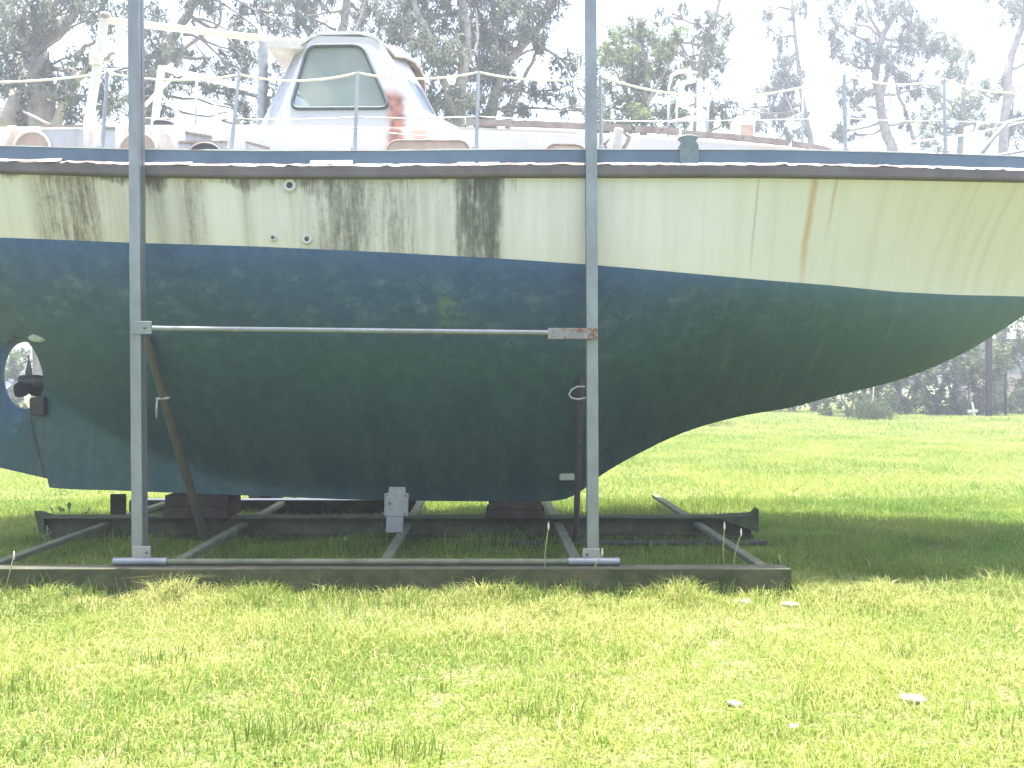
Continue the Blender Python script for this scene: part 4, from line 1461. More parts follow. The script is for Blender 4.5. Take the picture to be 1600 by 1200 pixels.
def gum_tree(D, label, trunk_px, r0, r1, limbs, blobs, leafmat='gum_leaf', bark='bark', per_m2=520, lsize=0.19, droop=0.9, twigs=5, name='gum_tree', group='gum trees behind the boat'):
    k_ = D / 26.0
    r0, r1, lsize, per_m2 = r0 * k_, r1 * k_, lsize * k_ ** 0.8, per_m2 / k_ ** 1.6
    limbs = [(p_, a_ * k_, b_ * k_, d_) for p_, a_, b_, d_ in limbs]
    b = trunk_px[0]
    X0 = (b[0] - 800) * D / F
    root = thing(name, (X0, D, 0), label, 'tree', group)
    def pp(px, py, dd=0.0):
        Y = D + dd
        return Vector(((px - 800) * D / F, Y, EYE - (py - 600) * D / F))
    mb = MB()
    tp = [Vector((X0, D, -0.1))] + [pp(a_, b_, 0) for a_, b_ in trunk_px[1:]]
    tp = wob(tp, 5, r0 * 0.08)
    mb.tube(tp, [r0 + (r1 - r0) * (i / (len(tp) - 1)) for i in range(len(tp))], 10)
    mb.build('trunk', M[bark], root, smooth=True)
    for li, (pts, ra, rb, dd) in enumerate(limbs):
        q = [pp(a_, b_, dd * i / max(len(pts) - 1, 1)) for i, (a_, b_) in enumerate(pts)]
        q = wob(q, 5, ra * 0.25)
        mb = MB()
        mb.tube(q, [ra + (rb - ra) * (i / (len(q) - 1)) for i in range(len(q))], 8)
        mb.build('limb', M['bark_pale'] if (li % 3 == 1) else M[bark], root, smooth=True)
    bl = []
    tw = MB()
    for (px, py, rx, ry, dens) in blobs:
        dd = random.uniform(-1.6, 1.6)
        c = pp(px, py, dd)
        s = D / F
        bl.append(((c.x, c.y, c.z), rx * s, 0.5 * (rx + ry) * s, ry * s, dens))
        # twigs reaching into the clump from the nearest piece of trunk
        best = min(tp[len(tp) // 3:], key=lambda q: (q - c).length)
        for k in range(twigs):
            e = c + Vector((random.uniform(-.8, .8) * rx * s, random.uniform(-.6, .6) * rx * s, random.uniform(-.8, .8) * ry * s))
            mid_ = best.lerp(e, 0.5) + Vector((random.uniform(-.3, .3), random.uniform(-.3, .3), random.uniform(-.1, .4)))
            q = wob([c.lerp(best, 0.9 if k == 0 else 0.25), (c.lerp(best, 0.5) if k == 0 else c.lerp(e, 0.4)) + Vector((random.uniform(-.15, .15), 0, random.uniform(-.1, .2))), e], 3, 0.05)
            tw.tube(q, [0.045 * k_ * (1 - 0.8 * i / len(q)) * (1.3 if k == 0 else 0.7) for i in range(len(q))], 5)
    tw.build('twigs', M[bark], root, smooth=True)['kind'] = 'stuff'
    Cc, Dd, Ll, Ww, Tt = blob_leaves(bl, per_m2, lsize, droop)
    leaf_mesh('crown', Cc, Dd, Ll, Ww, Tt, M[leafmat], root)['kind'] = 'stuff'
    return root


def strip(x0, x1, y0, y1, nx, ny, rx, ry, dens, miss=0.0, jx=0.35):
    """blobs spread over a rectangle of the picture"""
    out = []
    for i in range(nx):
        for j in range(ny):
            if random.random() < miss: continue
            out.append((x0 + (x1 - x0) * (i + 0.5 + random.uniform(-jx, jx)) / nx, y0 + (y1 - y0) * (j + 0.5 + random.uniform(-jx, jx)) / ny,
                        rx * random.uniform(0.75, 1.25), ry * random.uniform(0.75, 1.25), dens * random.uniform(0.7, 1.2)))
    return out


gum_tree(24, 'big old gum with a thick forking grey trunk, leftmost behind the boat', [(78, 700), (72, 330), (68, 195), (60, 110), (42, 62), (18, 28), (-10, -30), (-30, -110)], 0.50, 0.20,
         [([(62, 118), (58, 60), (85, 30), (105, -20), (120, -90)], 0.26, 0.12, 1.0), ([(80, 215), (105, 168), (130, 138), (160, 116), (200, 100)], 0.17, 0.05, -0.8),
          ([(116, 125), (114, 100), (125, 72), (150, 55), (168, 25)], 0.08, 0.04, 0.3), ([(50, 75), (62, 42), (82, 28), (98, 20), (104, -10)], 0.12, 0.05, -0.6),
          ([(10, 200), (6, 120), (-8, 40), (-14, -40)], 0.3, 0.15, 2.0)],
         strip(-90, 210, -150, 70, 6, 4, 42, 38, 0.85, 0.08) + strip(-60, 230, 85, 190, 6, 3, 34, 28, 0.8, 0.1), per_m2=470)
gum_tree(27, 'gum with pale spreading limbs behind the aft spars', [(235, 700), (240, 330), (236, 200), (246, 120), (262, 70), (300, 10), (330, -80)], 0.26, 0.10,
         [([(236, 190), (228, 130), (228, 100), (260, 92), (300, 98), (335, 100)], 0.10, 0.04, -0.5), ([(246, 108), (290, 60), (330, 20)], 0.1, 0.04, 0.8), ([(225, 170), (190, 150), (150, 150)], 0.08, 0.03, .5),
          ([(330, 50), (345, 30), (342, -20)], 0.05, 0.03, 0), ([(375, 200), (352, 140), (300, 60)], 0.06, 0.02, 0)],
         strip(215, 440, -150, 40, 5, 4, 38, 36, 0.75, 0.12) + strip(225, 430, 55, 160, 5, 3, 30, 24, 0.7, 0.1) + strip(205, 430, 150, 205, 5, 1, 26, 22, 0.6, 0.1), per_m2=500)
gum_tree(29, 'gum crown rising behind the wheelhouse roof', [(520, 700), (515, 260), (525, 100), (540, 20), (548, -80)], 0.22, 0.10,
         [([(530, 100), (560, 30), (575, -40)], 0.09, 0.04, 0.5), ([(520, 120), (470, 30), (450, -40)], 0.09, 0.04, -0.5), ([(540, 60), (542, 10), (556, -10)], 0.04, 0.02, 0)],
         strip(420, 620, -150, 45, 5, 4, 38, 34, 0.75, 0.12) + strip(430, 480, 90, 200, 1, 3, 20, 24, 0.35), per_m2=480)
gum_tree(25, 'leafy gum with twin grey stems just ahead of the wheelhouse', [(715, 700), (712, 330), (716, 195), (722, 120), (730, 60), (722, 0), (730, -90)], 0.26, 0.12,
         [([(716, 200), (695, 130), (682, 80), (650, 20), (640, -60)], 0.15, 0.06, -0.6), ([(724, 110), (745, 60), (742, 0)], 0.08, 0.03, 0.5), ([(690, 110), (672, 80), (668, 30)], 0.05, 0.02, 0)],
         strip(590, 760, -150, 60, 4, 4, 42, 38, 0.95, 0.04) + strip(640, 760, 60, 200, 4, 4, 26, 26, 0.95, 0.05), per_m2=470)
gum_tree(27, 'dense gum with long drooping foliage beside the right-hand post', [(768, 700), (770, 330), (765, 220), (775, 140), (800, 90), (836, 50), (868, 0), (890, -80)], 0.24, 0.08,
         [([(778, 150), (770, 90), (778, 20), (790, -60)], 0.12, 0.05, 0.5), ([(800, 92), (830, 75), (862, 62)], 0.06, 0.02, 0.3), ([(790, 215), (808, 150), (835, 100), (850, 60)], 0.09, 0.03, -1.0)],
         strip(740, 880, -150, 60, 4, 4, 40, 38, 1.0, 0.03) + strip(745, 850, 60, 130, 3, 2, 28, 26, 0.9, 0.05) + strip(770, 935, 110, 205, 4, 3, 28, 24, 0.8, 0.08), per_m2=470)
gum_tree(31, 'rounded greener gum behind the foredeck hatch boards', [(1000, 700), (1002, 330), (1005, 220), (1008, 150), (1012, 90)], 0.2, 0.06,
         [([(1005, 190), (975, 130), (960, 90)], 0.08, 0.03, 0.5), ([(1006, 170), (1040, 110), (1060, 70)], 0.08, 0.03, -0.5)],
         strip(930, 1060, 50, 205, 4, 5, 30, 26, 0.9, 0.08) + [(985, 42, 30, 24, 0.7)], 'gum_leaf_green', per_m2=600, lsize=0.2, droop=0.4)
gum_tree(33, 'thin hazy gum with loose upper foliage above the mast stub', [(1082, 700), (1085, 330), (1090, 160), (1100, 70), (1120, 20), (1130, -40)], 0.16, 0.05,
         [([(1092, 120), (1065, 70), (1050, 30)], 0.06, 0.02, 0), ([(1105, 65), (1140, 30), (1150, 10)], 0.05, 0.02, 0)],
         strip(1030, 1130, 40, 110, 4, 2, 28, 22, 0.7, 0.1) + [(1055, 20, 34, 16, 0.5), (1145, 30, 22, 22, 0.5), (1120, 90, 20, 26, 0.6), (1128, 165, 24, 22, 0.5), (1095, 130, 30, 26, 0.6), (1110, 190, 34, 22, 0.7), (1075, 170, 26, 26, 0.6), (1145, 205, 30, 14, 0.6)], per_m2=600)
gum_tree(47, 'slender gum standing behind the white box vent', [(1272, 700), (1271, 330), (1268, 230), (1258, 180), (1252, 140), (1246, 90), (1240, 30), (1236, -50)], 0.12, 0.04,
         [([(1252, 140), (1225, 100), (1215, 60)], 0.05, 0.02, 0.3), ([(1262, 200), (1240, 180), (1225, 150)], 0.04, 0.02, -0.3)],
         [(1225, 125, 36, 30, 0.85), (1240, 165, 30, 26, 0.7), (1215, 165, 26, 26, 0.6), (1215, 60, 20, 26, 0.5), (1236, 25, 22, 26, 0.5), (1192, 20, 14, 24, 0.4), (1245, 85, 16, 20, 0.5), (1180, 190, 30, 22, 0.55), (1236, 208, 30, 16, 0.8), (1150, 190, 20, 20, 0.5), (1205, 130, 24, 24, 0.6), (1190, 165, 26, 24, 0.5), (1225, 95, 18, 18, 0.5)], per_m2=620)
gum_tree(46, 'forked gum with bare twisting stems right of centre above the bow', [(1398, 700), (1402, 330), (1396, 240), (1382, 200), (1374, 150), (1368, 118), (1378, 60), (1400, 15), (1408, -50)], 0.20, 0.07,
         [([(1376, 160), (1388, 115), (1410, 70), (1430, 48), (1470, 40)], 0.10, 0.03, 0.8), ([(1368, 118), (1345, 88), (1310, 79)], 0.05, 0.02, 0.3), ([(1378, 60), (1360, 20), (1350, -20)], 0.06, 0.03, 0.2),
          ([(1412, 66), (1424, 20), (1410, -30)], 0.06, 0.03, 0), ([(1380, 180), (1392, 160), (1388, 138)], 0.03, 0.02, 0), ([(1430, 225), (1418, 170), (1410, 130), (1405, 60)], 0.07, 0.03, 1.0)],
         [(1296, 50, 26, 34, 0.7), (1335, 40, 26, 22, 0.5), (1345, 85, 30, 26, 0.75), (1375, 95, 30, 30, 0.8), (1420, 75, 32, 32, 0.85), (1452, 90, 26, 30, 0.85), (1400, 30, 34, 26, 0.6), (1450, 30, 26, 24, 0.5),
          (1310, 160, 26, 24, 0.75), (1345, 148, 26, 22, 0.7), (1315, 205, 24, 22, 0.7), (1360, 20, 24, 22, 0.5), (1440, 140, 28, 20, 0.7), (1400, -40, 60, 30, 0.6), (1330, -30, 40, 30, 0.5), (1350, 210, 18, 10, 0.4), (1330, 180, 22, 16, 0.5), (1430, 110, 26, 22, 0.7), (1390, 60, 26, 24, 0.6), (1300, 100, 20, 18, 0.5), (1410, 195, 18, 18, 0.5)], per_m2=620)
gum_tree(48, 'bushy pale green gum between the forked gum and the rightmost trunk', [(1495, 700), (1498, 330), (1500, 230), (1505, 150), (1512, 80)], 0.14, 0.05,
         [([(1502, 190), (1470, 160), (1450, 140)], 0.05, 0.02, 0), ([(1506, 150), (1530, 110), (1540, 70)], 0.05, 0.02, 0)],
         [(1512, 75, 30, 36, 0.8), (1500, 110, 26, 22, 0.7), (1465, 200, 36, 34, 0.9), (1500, 180, 30, 36, 0.9), (1530, 150, 30, 24, 0.7), (1545, 195, 24, 20, 0.5), (1450, 160, 24, 20, 0.6)], 'gum_leaf_green', per_m2=600, droop=0.5)
gum_tree(46, 'leaning gum trunk at the right edge of the picture above the pulpit', [(1562, 700), (1566, 330), (1568, 215), (1574, 150), (1576, 105), (1590, 60), (1602, 20), (1606, -60)], 0.17, 0.08,
         [([(1576, 110), (1600, 100), (1630, 70)], 0.06, 0.03, 0), ([(1570, 180), (1592, 140), (1610, 120)], 0.05, 0.02, 0), ([(1575, 230), (1586, 170), (1590, 130)], 0.05, 0.02, 0.4)],
         [(1580, 15, 30, 26, 0.9), (1612, 40, 30, 30, 0.8), (1640, 80, 40, 40, 0.7), (1590, 200, 22, 24, 0.6), (1620, 180, 30, 34, 0.7), (1600, -50, 60, 36, 0.8)], per_m2=620)

# bushes and low growth at the far edge of the lawn
def bush(D, px0, px1, top, label, dens=1.0, leafmat='bush_leaf', foot=None, name='bush', group='bushes along the far edge of the lawn', stems=3, per_m2=420):
    s = D / F
    Xc = ((px0 + px1) / 2 - 800) * s
    root = thing(name, (Xc, D, 0), label, 'bush', group)
    w = (px1 - px0) * s
    H = EYE - (top - 600) * s
    mb = MB()
    for k in range(stems):
        e = Vector((Xc + random.uniform(-.4, .4) * w, D + random.uniform(-.4, .4), H * random.uniform(0.55, 0.8)))
        b0 = Vector((Xc + random.uniform(-.15, .15) * w, D, -0.05))
        q = wob([b0, b0.lerp(e, 0.5) + Vector((0.1, 0, 0)), e], 4, 0.04)
        mb.tube(q, [0.07 * (1 - 0.7 * i / len(q)) for i in range(len(q))], 6)
    mb.build('stem', M['bark'], root, smooth=True)
    bl = []
    nb = max(3, int(w / 0.7))
    for i in range(nb):
        for j in range(3):
            bl.append(((Xc + w * ((i + .5 + random.uniform(-.3, .3)) / nb - .5), D + random.uniform(-.6, .6), H * (0.18 + 0.3 * j + random.uniform(-.06, .06))), w / nb * 0.8, 0.7, H * 0.2, dens * random.uniform(.7, 1.2)))
    a = blob_leaves(bl, per_m2, 0.24, 0.3)
    a[0][:, 2] = np.maximum(a[0][:, 2], 0.05)
    leaf_mesh('foliage', *a, M[leafmat], root)['kind'] = 'stuff'
    return root
bush(40, 1285, 1385, 575, 'low sprawling dark bush at the lawn edge under the bow', 1.0)
bush(42, 1350, 1470, 540, 'middle bush of brownish green under the rising stem', 1.0)
bush(41, 1450, 1560, 515, 'tall dense bush beside the dark fence post', 1.1)
bush(43, 1545, 1680, 470, 'light-leaved bush at the right edge below the stem', 0.55, 'gum_leaf_green')
bush(44, 1560, 1690, 585, 'low yellowish hedge in front of the grey shed', 0.8, 'gum_leaf_green')
bush(46, 960, 1300, 560, 'long dark bush hidden behind the forefoot', 0.6)
bush(44, -160, 130, 540, 'pale bush seen through the propeller opening', 0.9, 'gum_leaf_green')
# small tussock on the lawn
def tussock(px, py, w_px, h_px, label):
    D = EYE * F / (py - 600)
    s = D / F
    X = (px - 800) * s
    root = thing('tussock', (X, D, 0), label, 'grass tuft')
    n = 1500
    c = np.stack([X + rng.normal(0, w_px * s * 0.22, n), D + rng.normal(0, w_px * s * 0.2, n), np.abs(rng.normal(0, h_px * s * 0.35, n)) + 0.03], 1)
    d = rng.normal(size=(n, 3)) * 0.5
    d[:, 2] += 1.0
    d /= np.linalg.norm(d, axis=1)[:, None]
    leaf_mesh('blades', c, d, rng.uniform(.2, .5, n), rng.uniform(.02, .035, n), rng.random(n) * 0.4, M['bush_leaf'], root)['kind'] = 'stuff'
    MB().tube([(X, D, -0.05), (X + .03, D, h_px * s * .5), (X + .1, D, h_px * s * 1.4)], [0.05, 0.04, 0.015], 6).build('stem', M['bark'], root, smooth=True)
tussock(1362, 656, 70, 40, 'dark green tussock alone on the far lawn under the bow')

# fence post, marker peg, shed
fp = thing('fence_post', (P(1545, 640, 39)[0], 39, 0), 'tall dark fence post beside the bushes at right', 'post')
q0, q1 = P(1542, 640, 39), P(1548.5, 527, 39)
MB().box(q0[0], q1[0], 38.9, 39.15, -0.1, q1[2], jit=0.01).build('shaft', M['timber_dark'], fp, bevel=0.02)
MB().box(q0[0] - 0.02, q1[0] + 0.02, 38.88, 39.17, q1[2] + 0.002, q1[2] + 0.06).build('cap', M['timber_dark'], fp, bevel=0.01)
fp = thing('fence_post', (P(1572, 640, 41)[0], 41, 0), 'thin short fence post at the right edge below the shed', 'post')
q0, q1 = P(1570.5, 640, 41), P(1573.5, 586, 41)
MB().box(q0[0], q1[0], 41, 41.1, -0.1, q1[2]).build('shaft', M['timber_dark'], fp)
MB().box(q0[0] - 0.01, q1[0] + 0.01, 40.99, 41.11, q1[2] + .002, q1[2] + 0.04).build('cap', M['timber_dark'], fp)
Dp = EYE * F / (652 - 600)
pg = thing('marker_peg', (P(1521, 652, Dp)[0], Dp, 0), 'small white marker peg with cross plates standing on the far lawn', 'peg')
a, b = P(1524, 655, Dp), P(1519, 629, Dp)
MB().bar((a[0], Dp, -0.05), (b[0], Dp, b[2]), 0.09, 0.05, up=(0, 1, 0)).build('stake', M['white_paint'], pg)
a, b = P(1511, 640, Dp), P(1527, 638, Dp)
MB().box(a[0], b[0], Dp - 0.06, Dp - 0.03, a[2] - 0.12, a[2]).build('cross_plate', M['white_paint'], pg)
sh = thing('shed', (P(1640, 620, 56)[0], 56, 0), 'grey shed on a pinkish masonry base at the far right', 'shed')
xa, xb = P(1556, 600, 56)[0], P(1780, 600, 56)[0]
MB().box(xa, xb, 56, 61, -0.1, P(0, 585, 56)[2]).build('base_wall', M['brick'], sh)
MB().box(xa + .05, xb - .05, 56.05, 61, P(0, 585, 56)[2] + .002, P(0, 530, 56)[2]).build('wall', M['shed'], sh)
mb = MB()
zt = P(0, 530, 56)[2]
mb.add([(xa - .3, 55.6, zt), (xb + .3, 55.6, zt), (xb + .3, 61.4, zt), (xa - .3, 61.4, zt), (xa - .3, 58.5, zt + 1.3), (xb + .3, 58.5, zt + 1.3)],
       [(0, 1, 5, 4), (2, 3, 4, 5), (0, 4, 3), (1, 2, 5), (0, 3, 2, 1)])
mb.build('roof', M['shed'], sh)
a, b = P(1580, 555, 55.8), P(1596, 564, 55.8)
MB().tube([a, b], 0.07, 8).build('downpipe', M['white_paint'], sh)


# ------------------------------------------------------------------ grass
def blades(name, X, Y, H, W, lean, tone, seg2=True, z0=None, mat='grass', parent=None):
    n = len(X)
    ang = rng.random(n) * 2 * math.pi
    face = rng.random(n) * math.pi
    dx, dy = np.cos(ang) * lean * H, np.sin(ang) * lean * H
    sx, sy = np.cos(face) * W * 0.5, np.sin(face) * W * 0.5
    z = np.zeros(n) if z0 is None else z0
    b0 = np.stack([X - sx, Y - sy, z - 0.005], 1)
    b1 = np.stack([X + sx, Y + sy, z - 0.005], 1)
    hm = H * 0.62
    m0 = np.stack([X - sx * .8 + dx * .34, Y - sy * .8 + dy * .34, z + hm], 1)
    m1 = np.stack([X + sx * .8 + dx * .34, Y + sy * .8 + dy * .34, z + hm], 1)
    tt = np.stack([X + dx, Y + dy, z + H * (1 - 0.25 * lean)], 1)
    me = bpy.data.meshes.new(name)
    if seg2:
        v = np.stack([b0, b1, m1, m0, tt], 1).reshape(-1, 3)
        k = np.arange(n, dtype=np.int32) * 5
        lo = np.stack([k, k + 1, k + 2, k + 3, k + 3, k + 2, k + 4], 1).ravel()
        ls = np.stack([np.arange(n) * 7, np.arange(n) * 7 + 4], 1).ravel()
        nv = 5
    else:
        v = np.stack([b0, b1, tt], 1).reshape(-1, 3)
        k = np.arange(n, dtype=np.int32) * 3
        lo = np.stack([k, k + 1, k + 2], 1).ravel()
        ls = np.arange(n) * 3
        nv = 3
    me.vertices.add(nv * n)
    me.vertices.foreach_set('co', v.astype(np.float32).ravel())
    me.loops.add(len(lo))
    me.loops.foreach_set('vertex_index', lo.astype(np.int32))
    me.polygons.add(len(ls))
    me.polygons.foreach_set('loop_start', ls.astype(np.int32))
    at = me.attributes.new('tone', 'FLOAT', 'POINT')
    at.data.foreach_set('value', np.repeat(tone, nv).astype(np.float32))
    me.update(calc_edges=True)
    o = link(name, me, M[mat], parent)
    return o


def vnoise(x, y, s, seed):
    """cheap value noise"""
    g = np.random.default_rng(seed).random((64, 64))
    u, v = x * s, y * s
    i, j = np.floor(u).astype(int), np.floor(v).astype(int)
    fu, fv = u - i, v - j
    fu, fv = fu * fu * (3 - 2 * fu), fv * fv * (3 - 2 * fv)
    a, b = g[i % 64, j % 64], g[(i + 1) % 64, j % 64]
    c, d = g[i % 64, (j + 1) % 64], g[(i + 1) % 64, (j + 1) % 64]
    return (a * (1 - fu) + b * fu) * (1 - fv) + (c * (1 - fu) + d * fu) * fv


def scatter(y0, y1, dens, margin):
    area = 0.637 * (y1 * y1 - y0 * y0) + 2 * margin * (y1 - y0)
    n = int(area * dens)
    Y = np.sqrt(y0 * y0 + rng.random(n * 2) * (y1 * y1 - y0 * y0))
    X = (rng.random(n * 2) * 2 - 1) * (0.637 * Y + margin)
    return X[:n], Y[:n]


def tone_of(X, Y, dry):
    n1 = vnoise(X, Y, 0.9, 1)
    n2 = vnoise(X, Y, 4.0, 2)
    t = -0.08 + 0.62 * n1 + 0.30 * rng.random(len(X)) + 0.28 * n2
    d = rng.random(len(X)) < dry * (0.4 + 1.4 * vnoise(X, Y, 1.7, 5) ** 2)
    t = np.clip(t, 0, 0.78)
    t[d] = 0.85 + 0.15 * rng.random(d.sum())
    return t


X, Y = scatter(2.6, 6.25, 8200, 0.9)
cl = vnoise(X, Y, 3.2, 9)
keep = rng.random(len(X)) < 0.12 + 1.1 * vnoise(X, Y, 1.6, 12) * (0.55 + 0.6 * vnoise(X, Y, 9.0, 15))
X, Y, cl = X[keep], Y[keep], cl[keep]
H = rng.uniform(0.018, 0.055, len(X)) * (0.5 + 1.3 * cl)
H *= 1 + 2.2 * np.clip((Y - 5.45) / 0.5, 0, 1) * vnoise(X, Y, 5, 14)
g1 = blades('lawn_grass', X, Y, H, rng.uniform(0.0035, 0.007, len(X)), rng.uniform(0.3, 1.6, len(X)), tone_of(X, Y, 0.42))
tag(g1, 'short bright green and straw-coloured lawn grass', 'grass', kind='stuff')
# under and around the cradle
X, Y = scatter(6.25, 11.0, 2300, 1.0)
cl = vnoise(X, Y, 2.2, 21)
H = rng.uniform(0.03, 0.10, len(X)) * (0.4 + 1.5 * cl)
g2 = blades('shaded_grass', X, Y, H, rng.uniform(0.005, 0.009, len(X)), rng.uniform(0.2, 1.2, len(X)), tone_of(X, Y, 0.04) * 0.88)  # blade tone lowered, putting some of the boat's shade into the colour
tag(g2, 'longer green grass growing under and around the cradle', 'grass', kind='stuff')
X, Y = scatter(11.0, 25.0, 620, 1.5)
H = rng.uniform(0.04, 0.10, len(X)) * (0.5 + 1.0 * vnoise(X, Y, 1.2, 31))
g3 = blades('middle_grass', X, Y, H, rng.uniform(0.010, 0.02, len(X)), rng.uniform(0.3, 1.2, len(X)), tone_of(X, Y, 0.12), seg2=False)
tag(g3, 'sunlit grass of the middle lawn behind the boat', 'grass', kind='stuff')
X, Y = scatter(25.0, 52.0, 90, 2.0)
H = rng.uniform(0.05, 0.14, len(X)) * (0.5 + 1.0 * vnoise(X, Y, 0.7, 41))
g4 = blades('distant_grass', X, Y, H, rng.uniform(0.025, 0.05, len(X)), rng.uniform(0.3, 1.2, len(X)), tone_of(X, Y, 0.1), seg2=False)
tag(g4, 'sunlit grass of the far lawn by the bushes', 'grass', kind='stuff')


# clumps of longer grass
def clump(px, py, w, h, n, lean=0.5, tone=0.35, wid=0.007):
    D = EYE * F / (py - 600)
    Xc = (px - 800) * D / F
    x = Xc + rng.normal(0, w, n)
    y = D + rng.normal(0, w * 0.7, n)
    return x, y, rng.uniform(0.45, 1.0, n) * h, np.full(n, wid) * rng.uniform(.7, 1.2, n), rng.uniform(0.05, lean, n), np.clip(rng.normal(tone, 0.15, n), 0, 0.75)
cs = []
for px, py, w, h, n in ((520, 945, 0.25, 0.16, 160), (350, 940, 0.3, 0.12, 140), (640, 950, 0.12, 0.17, 90), (720, 948, 0.22, 0.12, 120), (140, 940, 0.3, 0.13, 140), (20, 945, 0.15, 0.17, 90),
                        (830, 945, 0.10, 0.22, 60), (960, 945, 0.25, 0.10, 100), (1090, 935, 0.2, 0.13, 90), (1220, 930, 0.15, 0.12, 70), (620, 1185, 0.09, 0.13, 60), (860, 1120, 0.12, 0.12, 80), (420, 1160, 0.10, 0.14, 70),
                        (250, 1040, 0.10, 0.12, 60), (690, 1080, 0.03, 0.12, 12), (20, 1080, 0.1, 0.12, 60), (1340, 960, 0.2, 0.08, 80), (1560, 1130, 0.12, 0.10, 60), (470, 1000, 0.3, 0.09, 100),
                        (970, 800, 0.35, 0.22, 260), (1090, 795, 0.4, 0.20, 240), (720, 805, 0.35, 0.16, 200), (500, 806, 0.35, 0.13, 140), (160, 860, 0.25, 0.25, 90), (540, 860, 0.05, 0.22, 14), (330, 812, 0.25, 0.12, 60), (1180, 870, 0.3, 0.12, 120),
                        (700, 870, 0.5, 0.16, 200), (420, 860, 0.5, 0.14, 160), (1040, 870, 0.4, 0.16, 160)):
    cs.append(clump(px, py, w, h, n))
for i in range(120):
    cs.append(clump(random.uniform(-20, 1240), random.uniform(926, 938), 0.05, random.uniform(0.09, 0.24), random.randint(4, 16), 0.6, 0.3))
for i in range(40):
    cs.append(clump(random.uniform(0, 1200), random.uniform(818, 880), 0.09, random.uniform(0.12, 0.26), random.randint(10, 30), 0.7, 0.4))
for i in range(40):
    cs.append(clump(random.uniform(-20, 1620), random.uniform(960, 1190), 0.05, random.uniform(0.06, 0.14), random.randint(6, 22), 0.8, 0.3, 0.006))
for i in range(26):
    cs.append(clump(random.uniform(930, 1250), random.uniform(785, 800), 0.12, random.uniform(0.12, 0.24), random.randint(20, 40), 0.6, 0.35))
n_ = 1600
xs_, ys_ = scatter(2.7, 6.0, 200, 0.8)
xs_, ys_ = xs_[:n_], ys_[:n_]
n_ = len(xs_)
cs.append((xs_, ys_, rng.uniform(0.06, 0.15, n_), rng.uniform(0.0025, 0.004, n_), rng.uniform(0.1, 0.9, n_), np.where(rng.random(n_) < 0.5, rng.uniform(0.1, 0.5, n_), 0.95)))
a = [np.concatenate(q) for q in zip(*cs)]
g5 = blades('long_grass', *a)
tag(g5, 'clumps of long grass along the channel and in the lawn', 'grass', kind='stuff')


# seed stalks and broad-leaved weeds in front of the cradle
def stalk(px, py_foot, tip_px, tip_py, label, hook=0.02):
    D = EYE * F / (py_foot - 600)
    X0 = (px - 800) * D / F
    root = thing('seed_stalk', (X0, D, 0), label, 'weed', 'seed stalks before the cradle')
    t = Vector(P(tip_px, tip_py, D))
    b0 = Vector((X0, D, -0.01))
    m_ = b0.lerp(t, 0.6) + Vector((-hook, 0, 0))
    MB().tube([b0, m_, t], [0.0055, 0.0045, 0.003], 5).build('stem', M['grass_stem'], root, smooth=True)
    MB().lathe((t.x, t.y, t.z), [(0.001, -0.035), (0.007, -0.02), (0.008, 0.0), (0.005, 0.02), (0.001, 0.035)], 'z', 7).build('seed_head', M['straw'], root, smooth=True)
M['grass_stem'] = mottled('green_grass_stem', (0.16, 0.22, 0.07), (0.26, 0.28, 0.11), 30, 0.7)
stalk(853, 930, 857, 822, 'tall seed stalk left of the right-hand post')
stalk(1136, 925, 1132, 822, 'upright seed stalk before the foremost cross member')
stalk(1142, 925, 1158, 832, 'leaning seed stalk before the foremost cross member')
stalk(900, 930, 941, 863, 'bent grass stalk crossing the foot of the right-hand post', -0.01)
stalk(186, 915, 211, 893, 'short pale stalk before the foot of the left-hand post', 0.0)
stalk(4, 935, 22, 868, 'leaning stalk at the left edge of the picture', 0.0)


def weed(px, py, r, n, label):
    D = EYE * F / (py - 600)
    X0 = (px - 800) * D / F
    root = thing('leafy_weed', (X0, D, 0), label, 'weed', 'leafy weeds round the cradle')
    for k in range(n * 2):
        a_ = random.uniform(0, 6.28)
        h = r * random.uniform(0.5, 1.3)
        e = Vector((X0 + math.cos(a_) * r * random.uniform(.3, 1), D + math.sin(a_) * r * 0.6, h))
        b0 = Vector((X0, D, -0.01))
        d = (e - b0).normalized()
        s = d.cross(Vector((0, 0, 1))).normalized()
        L = r * random.uniform(0.22, 0.42)
        w = L * 0.2
        m1 = e - d * L * 0.5 + Vector((0, 0, L * 0.10))
        tip = e + Vector((0, 0, -L * 0.12))
        bs = e - d * L
        mb = MB()
        mb.tube([b0, bs], 0.0025, 4)
        mb.add([bs, m1 + s * w, tip, m1 - s * w, m1 - Vector((0, 0, w * .4))], [(0, 4, 3), (0, 1, 4), (4, 1, 2), (4, 2, 3)])
        mb.build('leaf', M['weed_leaf'], root)
M['weed_leaf'] = mottled('weed_leaf', (0.09, 0.15, 0.04), (0.15, 0.22, 0.06), 12, 0.55)
weed(108, 838, 0.30, 12, 'leafy weed behind the near channel at far left')
weed(62, 855, 0.18, 8, 'low leafy weed at the left end of the cradle')
weed(535, 862, 0.13, 8, 'small leafy weed beside the puddle-like glint amidships')
weed(1225, 905, 0.16, 10, 'leafy weed at the right end of the near channel')
weed(445, 803, 0.16, 8, 'leafy weed below the keel between the block and the bracket')
weed(515, 803, 0.18, 9, 'sunlit leafy weed below the keel left of the bracket')
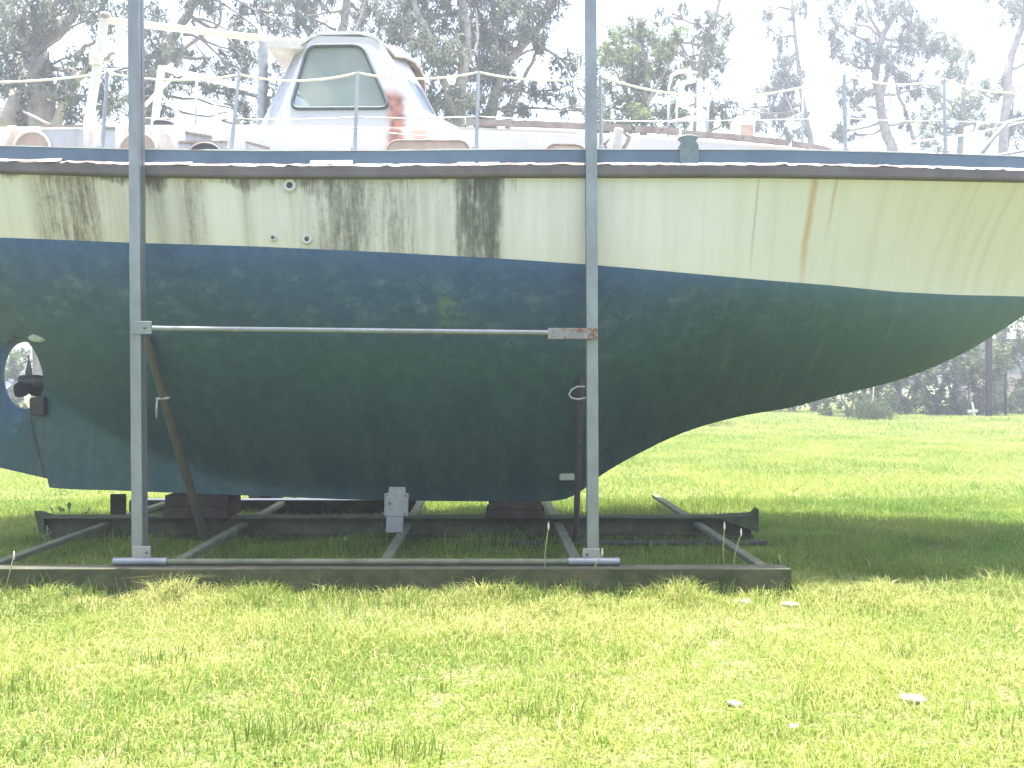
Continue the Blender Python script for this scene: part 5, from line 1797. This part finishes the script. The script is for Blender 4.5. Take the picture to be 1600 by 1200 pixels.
weed(20, 930, 0.10, 8, 'leafy weed at the left edge before the channel')
weed(110, 938, 0.09, 8, 'small weed before the channel, left of the left-hand post')

# pale litter on the lawn
for i, (px, py, w, label) in enumerate(((1160, 943, 0.13, 'pale bark scrap on the lawn right of the channel, left one of a pair'), (1237, 947, 0.13, 'pale bark scrap on the lawn right of the channel, right one of a pair'),
                                        (1428, 1096, 0.13, 'curled brown and white bark strip on the lawn at right'), (1145, 1103, 0.08, 'small pale leaf on the lawn in the right foreground'), (1240, 1140, 0.05, 'tiny pale leaf scrap near the bottom edge'))):
    D = EYE * F / (py - 600)
    X0 = (px - 800) * D / F
    nn = 9
    mb = MB()
    ring = []
    for k in range(nn):
        a_ = 2 * math.pi * k / nn
        q = random.uniform(0.6, 1.15)
        ring.append((X0 + math.cos(a_) * w * 0.55 * q, D + math.sin(a_) * w * 0.42 * q, 0.014 + random.uniform(0, 0.012)))
    mb.add(ring + [(X0, D, 0.028)] + [(x, y, z - 0.01) for x, y, z in ring] + [(X0, D, 0.012)],
           [(k, (k + 1) % nn, nn) for k in range(nn)] + [(nn + 1 + (k + 1) % nn, nn + 1 + k, 2 * nn + 1) for k in range(nn)] + [(k, nn + 1 + k, nn + 1 + (k + 1) % nn, (k + 1) % nn) for k in range(nn)])
    o = mb.build('bark_scrap', M['straw'])
    tag(o, label, 'litter', 'pale litter on the lawn')

# ------------------------------------------------------------------ haze added to stand in for lens glare
HAZE = True
if HAZE:
    hz = MB().box(-130, 130, -12, 130, -1.2, 42).build('haze', None)
    tag(hz, 'thin bright haze added over the lawn and trees to imitate lens glare', 'haze', kind='stuff')
    t = NT('glare_haze')
    pv = t.n('VolumePrincipled')
    pv.inputs['Color'].default_value = (0.82, 0.86, 1.0, 1)
    pv.inputs['Density'].default_value = 0.0038
    pv.inputs['Anisotropy'].default_value = 0.4
    t.t.links.new(pv.outputs[0], t.out.inputs['Volume'])
    hz.data.materials.append(t.m)

scene.cycles.max_bounces = 5
scene.cycles.transparent_max_bounces = 8
scene.cycles.use_denoising = True
